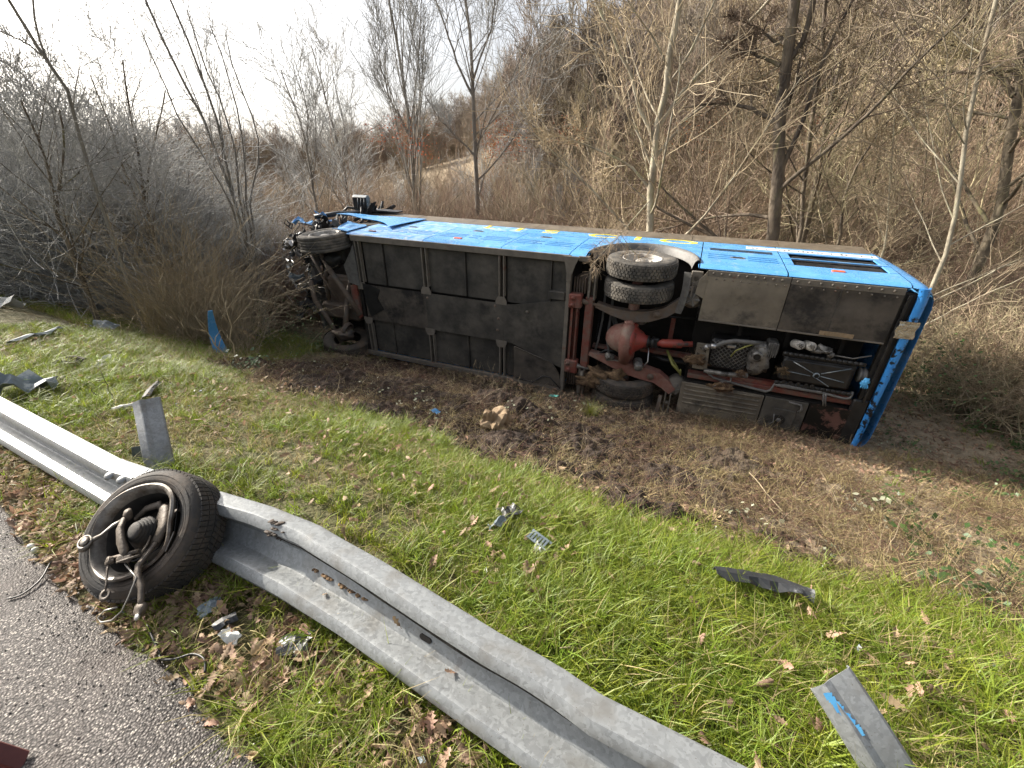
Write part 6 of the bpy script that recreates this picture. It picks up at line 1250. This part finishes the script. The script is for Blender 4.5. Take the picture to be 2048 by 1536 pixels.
# ---- trees further back, seen against the sky
traced('tall_tree', 26, [([(824, 320), (820, 260), (812, 200), (800, 130), (790, 60), (778, 0)], .20, .03), ([(818, 270), (780, 200), (760, 130), (755, 60)], .08, .02), ([(820, 270), (840, 200), (838, 120), (815, 40)], .08, .02)], 909, M['bark_grey'], M['twig_grey'], 'tall narrow tree with upswept branches against the sky left of centre', n1=22, n2=7, n3=5, n4=3, ang=.42, l1=.42, up=.09, wob=.05, twig_r=.018, t0=.05)
traced('tall_tree', 23, [([(952, 330), (948, 280), (946, 220), (945, 150), (943, 80), (930, 0)], .17, .05), ([(945, 190), (915, 130), (895, 60), (870, 0)], .07, .02), ([(946, 160), (965, 110), (985, 50), (990, 0)], .06, .02), ([(948, 310), (920, 280), (880, 240), (850, 190)], .06, .02)], 1010, M['bark_grey'], M['twig_grey'], 'tall open crowned tree against the sky above the front half of the coach', n1=18, n2=7, n3=6, n4=3, ang=.75, l1=.36, up=.03, wob=.10, twig_r=.016)
traced('tall_tree', 34, [([(1092, 300), (1090, 220), (1085, 150), (1078, 90), (1072, 40)], .2, .03), ([(1090, 200), (1110, 130), (1115, 60)], .09, .02)], 1111, M['bark_grey'], M['twig_farg'], 'pair of fine twigged far trees at the foot of the wooded slope', n1=24, n2=8, n3=5, n4=3, ang=.45, l1=.38, up=.08, wob=.06, twig_r=.022)
traced('small_tree', 22, [([(684, 318), (670, 270), (658, 220), (640, 150), (622, 90)], .13, .02), ([(684, 318), (690, 260), (676, 200), (662, 130)], .07, .015), ([(686, 300), (720, 270), (760, 250)], .05, .012)], 1212, M['bark_grey'], M['twig_grey'], 'small twin stemmed tree leaning left against the sky', n1=18, n2=6, n3=5, n4=3, ang=.55, l1=.32, up=.05, wob=.09, twig_r=.016)
traced('small_tree', 20, [([(612, 290), (600, 240), (580, 190), (562, 140)], .10, .02), ([(612, 290), (618, 240), (606, 180), (590, 120)], .06, .015)], 1313, M['bark_grey'], M['twig_grey'], 'smaller two stemmed tree on the skyline beside the thicket', n1=16, n2=6, n3=5, n4=3, ang=.55, l1=.36, up=.05, wob=.09, twig_r=.015)
traced('multi_stem_tree', 11.5, [([(470, 400), (430, 300), (400, 220), (360, 150), (330, 90), (292, 0)], .05, .015), ([(470, 400), (445, 290), (425, 200), (385, 110), (345, 10)], .045, .014), ([(480, 400), (470, 300), (450, 220), (410, 130), (372, 20)], .042, .014), ([(490, 400), (490, 290), (472, 200), (440, 110), (420, 50)], .04, .012), ([(500, 400), (520, 300), (505, 230), (470, 150), (452, 70)], .038, .012), ([(460, 400), (400, 300), (350, 220), (310, 130), (280, 60)], .036, .012)],
       1414, M['bark_grey'], M['twig_grey'], 'cluster of straight leaning stems rising out of the thicket against the sky', n1=14, n2=5, n3=4, n4=2, ang=.35, l1=.18, up=.06, wob=.06, t0=.25, twig_r=.007)
traced('leaning_tree', 10.0, [([(200, 400), (165, 290), (140, 190), (95, 122), (40, 40), (10, -20)], .042, .016), ([(95, 122), (60, 90), (0, 62)], .016, .012), ([(95, 122), (78, 70), (66, 10)], .018, .010)], 1515, M['bark_grey'], M['twig_grey'], 'bare leaning stem forking over the thicket at upper left', n1=5, n2=3, n3=3, n4=2, ang=.5, l1=.14, up=.03, wob=.05, t0=.4, twig_r=.007)
traced('multi_stem_tree', 12, [([(290, 420), (280, 320), (262, 240), (250, 160), (245, 120)], .06, .015), ([(290, 420), (300, 320), (320, 240), (330, 180)], .05, .014), ([(280, 420), (240, 320), (215, 240), (180, 150)], .05, .013)], 1616, M['bark_dark'], M['twig_grey'], 'dark gnarled tree inside the thicket at upper left', n1=16, n2=8, n3=6, n4=3, ang=.9, l1=.4, up=.02, wob=.16, twig_r=.008)
traced('multi_stem_tree', 10.5, [([(110, 420), (95, 330), (70, 260), (40, 200)], .06, .015), ([(110, 420), (130, 300), (120, 220)], .05, .014)], 1717, M['bark_dark'], M['twig_grey'], 'dense dark shrub like tree at the far left edge', n1=18, n2=8, n3=6, n4=3, ang=.9, l1=.5, up=.03, wob=.15, twig_r=.008)
# a twiggy branch hanging over the coach by the rear wheel
traced('overhanging_branch', 7.0, [([(1300, 400), (1265, 440), (1240, 470), (1215, 500)], .009, .004), ([(1240, 465), (1262, 500), (1290, 522)], .006, .003), ([(1238, 470), (1205, 505), (1182, 535)], .006, .003)], 1818, M['bark_tan'], M['twig_tan'], 'thin pale twigs drooping over the coach above the rear wheel', 'branch', rooted=False, ext=0, n1=7, n2=4, n3=3, n4=2, ang=.7, l1=.3, t0=.3, wob=.12, up=-.02, twig_r=.004)

# ---- generic trees of the wood behind: three kinds, copied as individuals
def generic(seed, H, r0, **kw):
    r = np.random.default_rng(seed); lean = r.normal(0, .05, 2); pts = [Vector((lean[0] * z * H + .15 * math.sin(z * 5 + seed), lean[1] * z * H, z * H)) for z in np.linspace(0, 1, 7)]
    st = [(pts, r0, r0 * .15)]
    for k_ in range(r.integers(1, 4)):
        i = r.integers(1, 4); d = Vector((r.normal(), r.normal(), 0)).normalized(); b = pts[i]; st.append(([b, b + d * H * .08 + Vector((0, 0, H * .15)), b + d * H * .15 + Vector((0, 0, H * .4))], r0 * .5, r0 * .1))
    return tree_geo(st, seed, H, **kw)
protos = []
for i, (H, r0, kw) in enumerate(((8.5, .11, dict(n1=12, n2=5, n3=5, n4=3, ang=.6, l1=.34, up=.06, wob=.09, twig_r=.022)), (7.0, .08, dict(n1=12, n2=5, n3=5, n4=3, ang=.8, l1=.36, up=.03, wob=.13, twig_r=.022)), (9.5, .13, dict(n1=13, n2=5, n3=5, n4=2, ang=.5, l1=.32, up=.08, wob=.07, twig_r=.024)))):
    (V, F), (V2, F2) = generic(40 + i, H, r0, **kw); protos.append((V, F, V2, F2))
kinds = {}
def generic_tree(x, y, kind, sc, rz, wood, label, group):
    key = (kind, wood)
    if key not in kinds:
        V, F, V2, F2 = protos[kind]; bk, tw = {'tan': ('bark_dark', 'twig_tan'), 'grey': ('bark_grey', 'twig_grey'), 'far': ('bark_grey', 'twig_far')}[wood]
        kinds[key] = (np_mesh('trunk', V, F, M[bk], True), np_mesh('crown', V2, F2, M[tw]))
    e = empty('woodland_tree', (x, y, h(x, y) - .1), (0, 0, rz)); e.scale = (sc,) * 3; a, b = kinds[key]; link('trunk', a, e); link('crown', b, e); return tag(e, label, 'tree', group)
gr = random.Random(11)
rowsp = []
for i in range(34):
    az = -28 + 82 * (i + gr.uniform(-.3, .3)) / 33; d = gr.uniform(17, 36) if i % 2 else gr.uniform(15, 24); rowsp.append((az, d))
for i, (az, d) in enumerate(rowsp):
    x, y = d * math.sin(R_(az)), d * math.cos(R_(az)); wood = 'tan' if az > 9 else 'grey'
    if az < 5: d_ = gr.uniform(24, 40); x, y = d_ * math.sin(R_(az)), d_ * math.cos(R_(az))
    sc = gr.uniform(.5, .9) if az > 5 else gr.uniform(.38, .62)
    generic_tree(x, y, gr.randrange(3), sc, gr.uniform(0, 6.28), wood, 'bare young tree with sunlit straw coloured twigs in the wood behind the coach' if wood == 'tan' else 'bare greyish young tree in the wood beyond the front of the coach', 'sunlit bare trees in the wood behind the coach' if wood == 'tan' else 'greyish bare trees in the wood beyond the coach front')

# ---- uncountable masses: thicket, brushwood, the far wood on the slope
def shrub(seed, nst, H, spread, wob, r0, n2, n3, material, arch=.0):
    r = np.random.default_rng(seed); m = 9; P = np.zeros((nst, m, 3)); P[:, 0, :2] = r.normal(0, spread * .35, (nst, 2)); a = r.uniform(0, 6.28, nst); tl = r.uniform(.05, .75, nst); d = np.stack([np.cos(a) * tl, np.sin(a) * tl, np.ones(nst)], 1); d = _norm(d); L_ = H * r.uniform(.45, 1.15, nst)
    for s in range(1, m):
        d = d + r.normal(0, wob, (nst, 3)); d[:, 2] -= arch * s / m; d = _norm(d); P[:, s] = P[:, s - 1] + d * (L_ / (m - 1))[:, None]
    R = r0 * r.uniform(.5, 1.2, nst)[:, None] * (1 - .8 * np.linspace(0, 1, m)[None]); parts = [tubes(P, R, 3)]
    P2, R2 = grow(P, R, n2, .15, .98, .55, lambda t, i, n: L_[i] * .34, 6, wob * 1.2, .04 - arch * .3, .6, r); R2 = np.clip(R2, r0 * .32, None); parts.append(tubes(P2, R2, 3))
    L2_ = np.linalg.norm(P2[:, -1] - P2[:, 0], axis=1); P3, R3 = grow(P2, R2, n3, .15, .98, .6, lambda t, i, n: L2_[i] * .55, 4, wob, .03, .7, r); R3 = np.clip(R3, r0 * .26, None); parts.append(tubes(P3, R3, 3))
    V, F = joined(parts); return np_mesh('shrub', V, F, material)
def polar(cnt, a0, a1, r0, r1, keep=None, pw=1.0):
    a = rng.uniform(R_(a0), R_(a1), cnt); r = r0 + (r1 - r0) * rng.uniform(0, 1, cnt) ** pw; x = r * np.sin(a); y = r * np.cos(a)
    u, n = uv_of(x, y); k_ = np.ones(cnt, bool) if keep is None else keep(u, n, x, y); x, y = x[k_], y[k_]; return np.stack([x, y, hn(x, y) - .03], 1)
# where the coach lies nothing else stands
BMi = BM.inverted()
def off_coach(x, y, pad=.35):
    s = (x + 3.0606) * .92539 + (y - 8.8417) * -.37732; d = (x + 3.0606) * .37897 + (y - 8.8417) * .92265
    return ~((s > -2.4 - pad) & (s < 9.2 + pad) & (d > -.9) & (d < 3.1 + pad))
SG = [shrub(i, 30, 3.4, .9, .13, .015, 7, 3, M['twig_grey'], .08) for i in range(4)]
ST = [shrub(20 + i, 26, 2.3, .9, .17, .014, 6, 3, M['twig_tan'], .16) for i in range(4)]
SV = [shrub(30 + i, 9, 5.2, .8, .07, .026, 8, 4, M['twig_tan'], .0) for i in range(4)]
SW = [shrub(35 + i, 9, 4.2, .8, .07, .024, 8, 4, M['twig_far'], .0) for i in range(3)]
SR = [shrub(40 + i, 30, 2.2, .9, .11, .014, 6, 3, M['twig_red'], .04) for i in range(3)]
SGl = [shrub(60 + i, 26, 1.5, .6, .2, .007, 7, 4, M['twig_grey'], .30) for i in range(3)]
kt = lambda u, n, x, y: (off_coach(x, y, .9)) & (n > 4.4 + .5 * np.sin(u)) & (u < -7.0 - .0 * n + .35 * np.clip(n - 5, 0, 6)) & ~((np.degrees(np.arctan2(x, y)) > -36) & (np.hypot(x, y) < 13.5)) & ~((np.degrees(np.arctan2(x, y)) > -42) & (np.hypot(x, y) < 9.9))
P = polar(2200, -75, -29, 8.2, 20, kt); P = P[np.argsort(rng.uniform(size=len(P)))[:520]]
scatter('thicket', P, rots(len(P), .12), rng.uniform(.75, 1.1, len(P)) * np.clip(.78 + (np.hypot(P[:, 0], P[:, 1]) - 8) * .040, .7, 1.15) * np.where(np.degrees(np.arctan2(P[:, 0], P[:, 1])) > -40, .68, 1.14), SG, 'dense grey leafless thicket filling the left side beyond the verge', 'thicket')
kt2 = lambda u, n, x, y: off_coach(x, y, .6) & (n > 3.9 + .4 * np.sin(u * 2)) & (u < -6.6) & (np.degrees(np.arctan2(x, y)) < -43)
P = polar(1500, -72, -24, 7.5, 13, kt2); P = P[:300]
scatter('thicket_edge', P, rots(len(P), .2), rng.uniform(.5, 1.1, len(P)), SGl, 'low arching bare brambles along the front of the thicket', 'thicket')
SF = [shrub(96 + i, 26, 2.8, .9, .11, .016, 6, 3, M['twig_far'], .04) for i in range(2)]
SP = [shrub(90 + i, 12, 2.4, .7, .10, .007, 4, 3, M['stick'], .10) for i in range(3)]
P = polar(700, -72, -33, 7.4, 11, lambda u, n, x, y: (n > 3.7) & (u < -6.6))[:120]
scatter('pale_stems', P, rots(len(P), .25), rng.uniform(.5, 1.1, len(P)), SP, 'pale dry stems standing in front of the grey thicket', 'thicket')
P = polar(1150, -31, 7, 12.5, 42, lambda u, n, x, y: off_coach(x, y, 1.2), 1.2); sc = rng.uniform(.6, 1.05, len(P)); half = rng.uniform(size=len(P)) > .18
scatter('reddish_brush', P[half], rots(half.sum(), .1), sc[half], SR, 'reddish brown brushwood filling the ground beyond the coach front', 'brushwood'); scatter('grey_brush', P[~half], rots((~half).sum(), .1), sc[~half] * .9, SF, 'grey brown brushwood mixed among the reddish twigs', 'brushwood')
P = polar(1500, 3, 62, 10.5, 42, lambda u, n, x, y: off_coach(x, y, .9) & (n > 8), 1.3); scatter('straw_brush', P, rots(len(P), .15), rng.uniform(.45, .9, len(P)), ST, 'straw coloured sunlit brushwood behind and right of the coach', 'brushwood')
P = polar(330, 4, 64, 15, 75, lambda u, n, x, y: off_coach(x, y, 1.2) & (n > 9.5), .9); scatter('upright_undergrowth', P, rots(len(P), .08), rng.uniform(.55, 1.15, len(P)), SV, 'thin upright sunlit saplings crowding the lower slope', 'undergrowth')
P = polar(420, -60, 4, 17, 60, lambda u, n, x, y: off_coach(x, y, 1.2) & (n > 9.5), .9); scatter('upright_grey_undergrowth', P, rots(len(P), .08), rng.uniform(.5, 1.0, len(P)), SW, 'thin upright grey saplings beyond the front of the coach', 'undergrowth')
P = polar(420, 8, 55, 12, 34, lambda u, n, x, y: off_coach(x, y, 1.2) & (n > 9)); scatter('red_brush_patch', P, rots(len(P), .1), rng.uniform(.5, .9, len(P)), SR, 'patches of reddish twigs among the straw coloured brush', 'brushwood')
FW = []
for i, (k_, m_) in enumerate(((0, 'twig_far'), (1, 'twig_far'), (2, 'twig_farg'), (0, 'twig_farg'))):
    (V, F), (V2, F2) = generic(80 + i, 9, .11, n1=14, n2=6, n3=5, fine=True, n4=2, ang=.6 + .1 * k_, l1=.36, up=.05, wob=.1, twig_r=.034, t0=.15); V, F = joined([(V, F), (V2, F2)]); FW.append(np_mesh('far_tree', V, F, M[m_]))
P = polar(6000, -75, 75, 30, 230, lambda u, n, x, y: (n > 14) & ((np.degrees(np.arctan2(x, y)) > -2) | (np.hypot(x, y) > 90)), .75); scatter('far_wood', P, rots(len(P), .05), rng.uniform(.65, 1.15, len(P)), FW, 'leafless wood covering the slope behind everything', 'wood')
# dry leaves still hanging on young beeches, orange
OL = [leafclump(60, .09, .38, 1.1, 30 + i, M['leaf_orange']) for i in range(3)]
Q = [at_d(x, y, d) for x, y, d in ((822, 300, 22), (832, 318, 22), (812, 312, 22), (1000, 275, 24), (1020, 300, 24), (985, 290, 25), (1012, 320, 24), (1135, 290, 26), (1200, 160, 40), (1170, 140, 44), (1440, 280, 20), (1465, 320, 20), (1425, 250, 21), (1780, 30, 40), (1760, 55, 42), (1600, 330, 24))]
Q = [q + Vector((gr.gauss(0, .5), gr.gauss(0, .5), gr.gauss(0, .4))) for q in Q for _ in range(3)]
scatter('withered_leaves', [tuple(q) for q in Q], rots(len(Q), .3), np.full(len(Q), .9), OL, 'orange withered leaves still hanging on young beech shoots', 'dead leaves')
GL = [leafclump(220, .06, .5, 1.5, 50 + i, M['leaf_green']) for i in range(3)]
P = polar(480, 26, 64, 9, 26, lambda u, n, x, y: off_coach(x, y, .8) & (n > 9)); scatter('evergreen_undergrowth', P, rots(len(P), .2), rng.uniform(.4, 1.0, len(P)), GL, 'green ivy and bramble undergrowth among the straw coloured brush', 'undergrowth')
P = polar(60, -68, -25, 8.5, 12, lambda u, n, x, y: (n > 4) & (u < -6.8)); scatter('thicket_ivy', P, rots(len(P), .2), rng.uniform(.3, .8, len(P)), GL, 'dull green leaves inside the grey thicket', 'undergrowth')
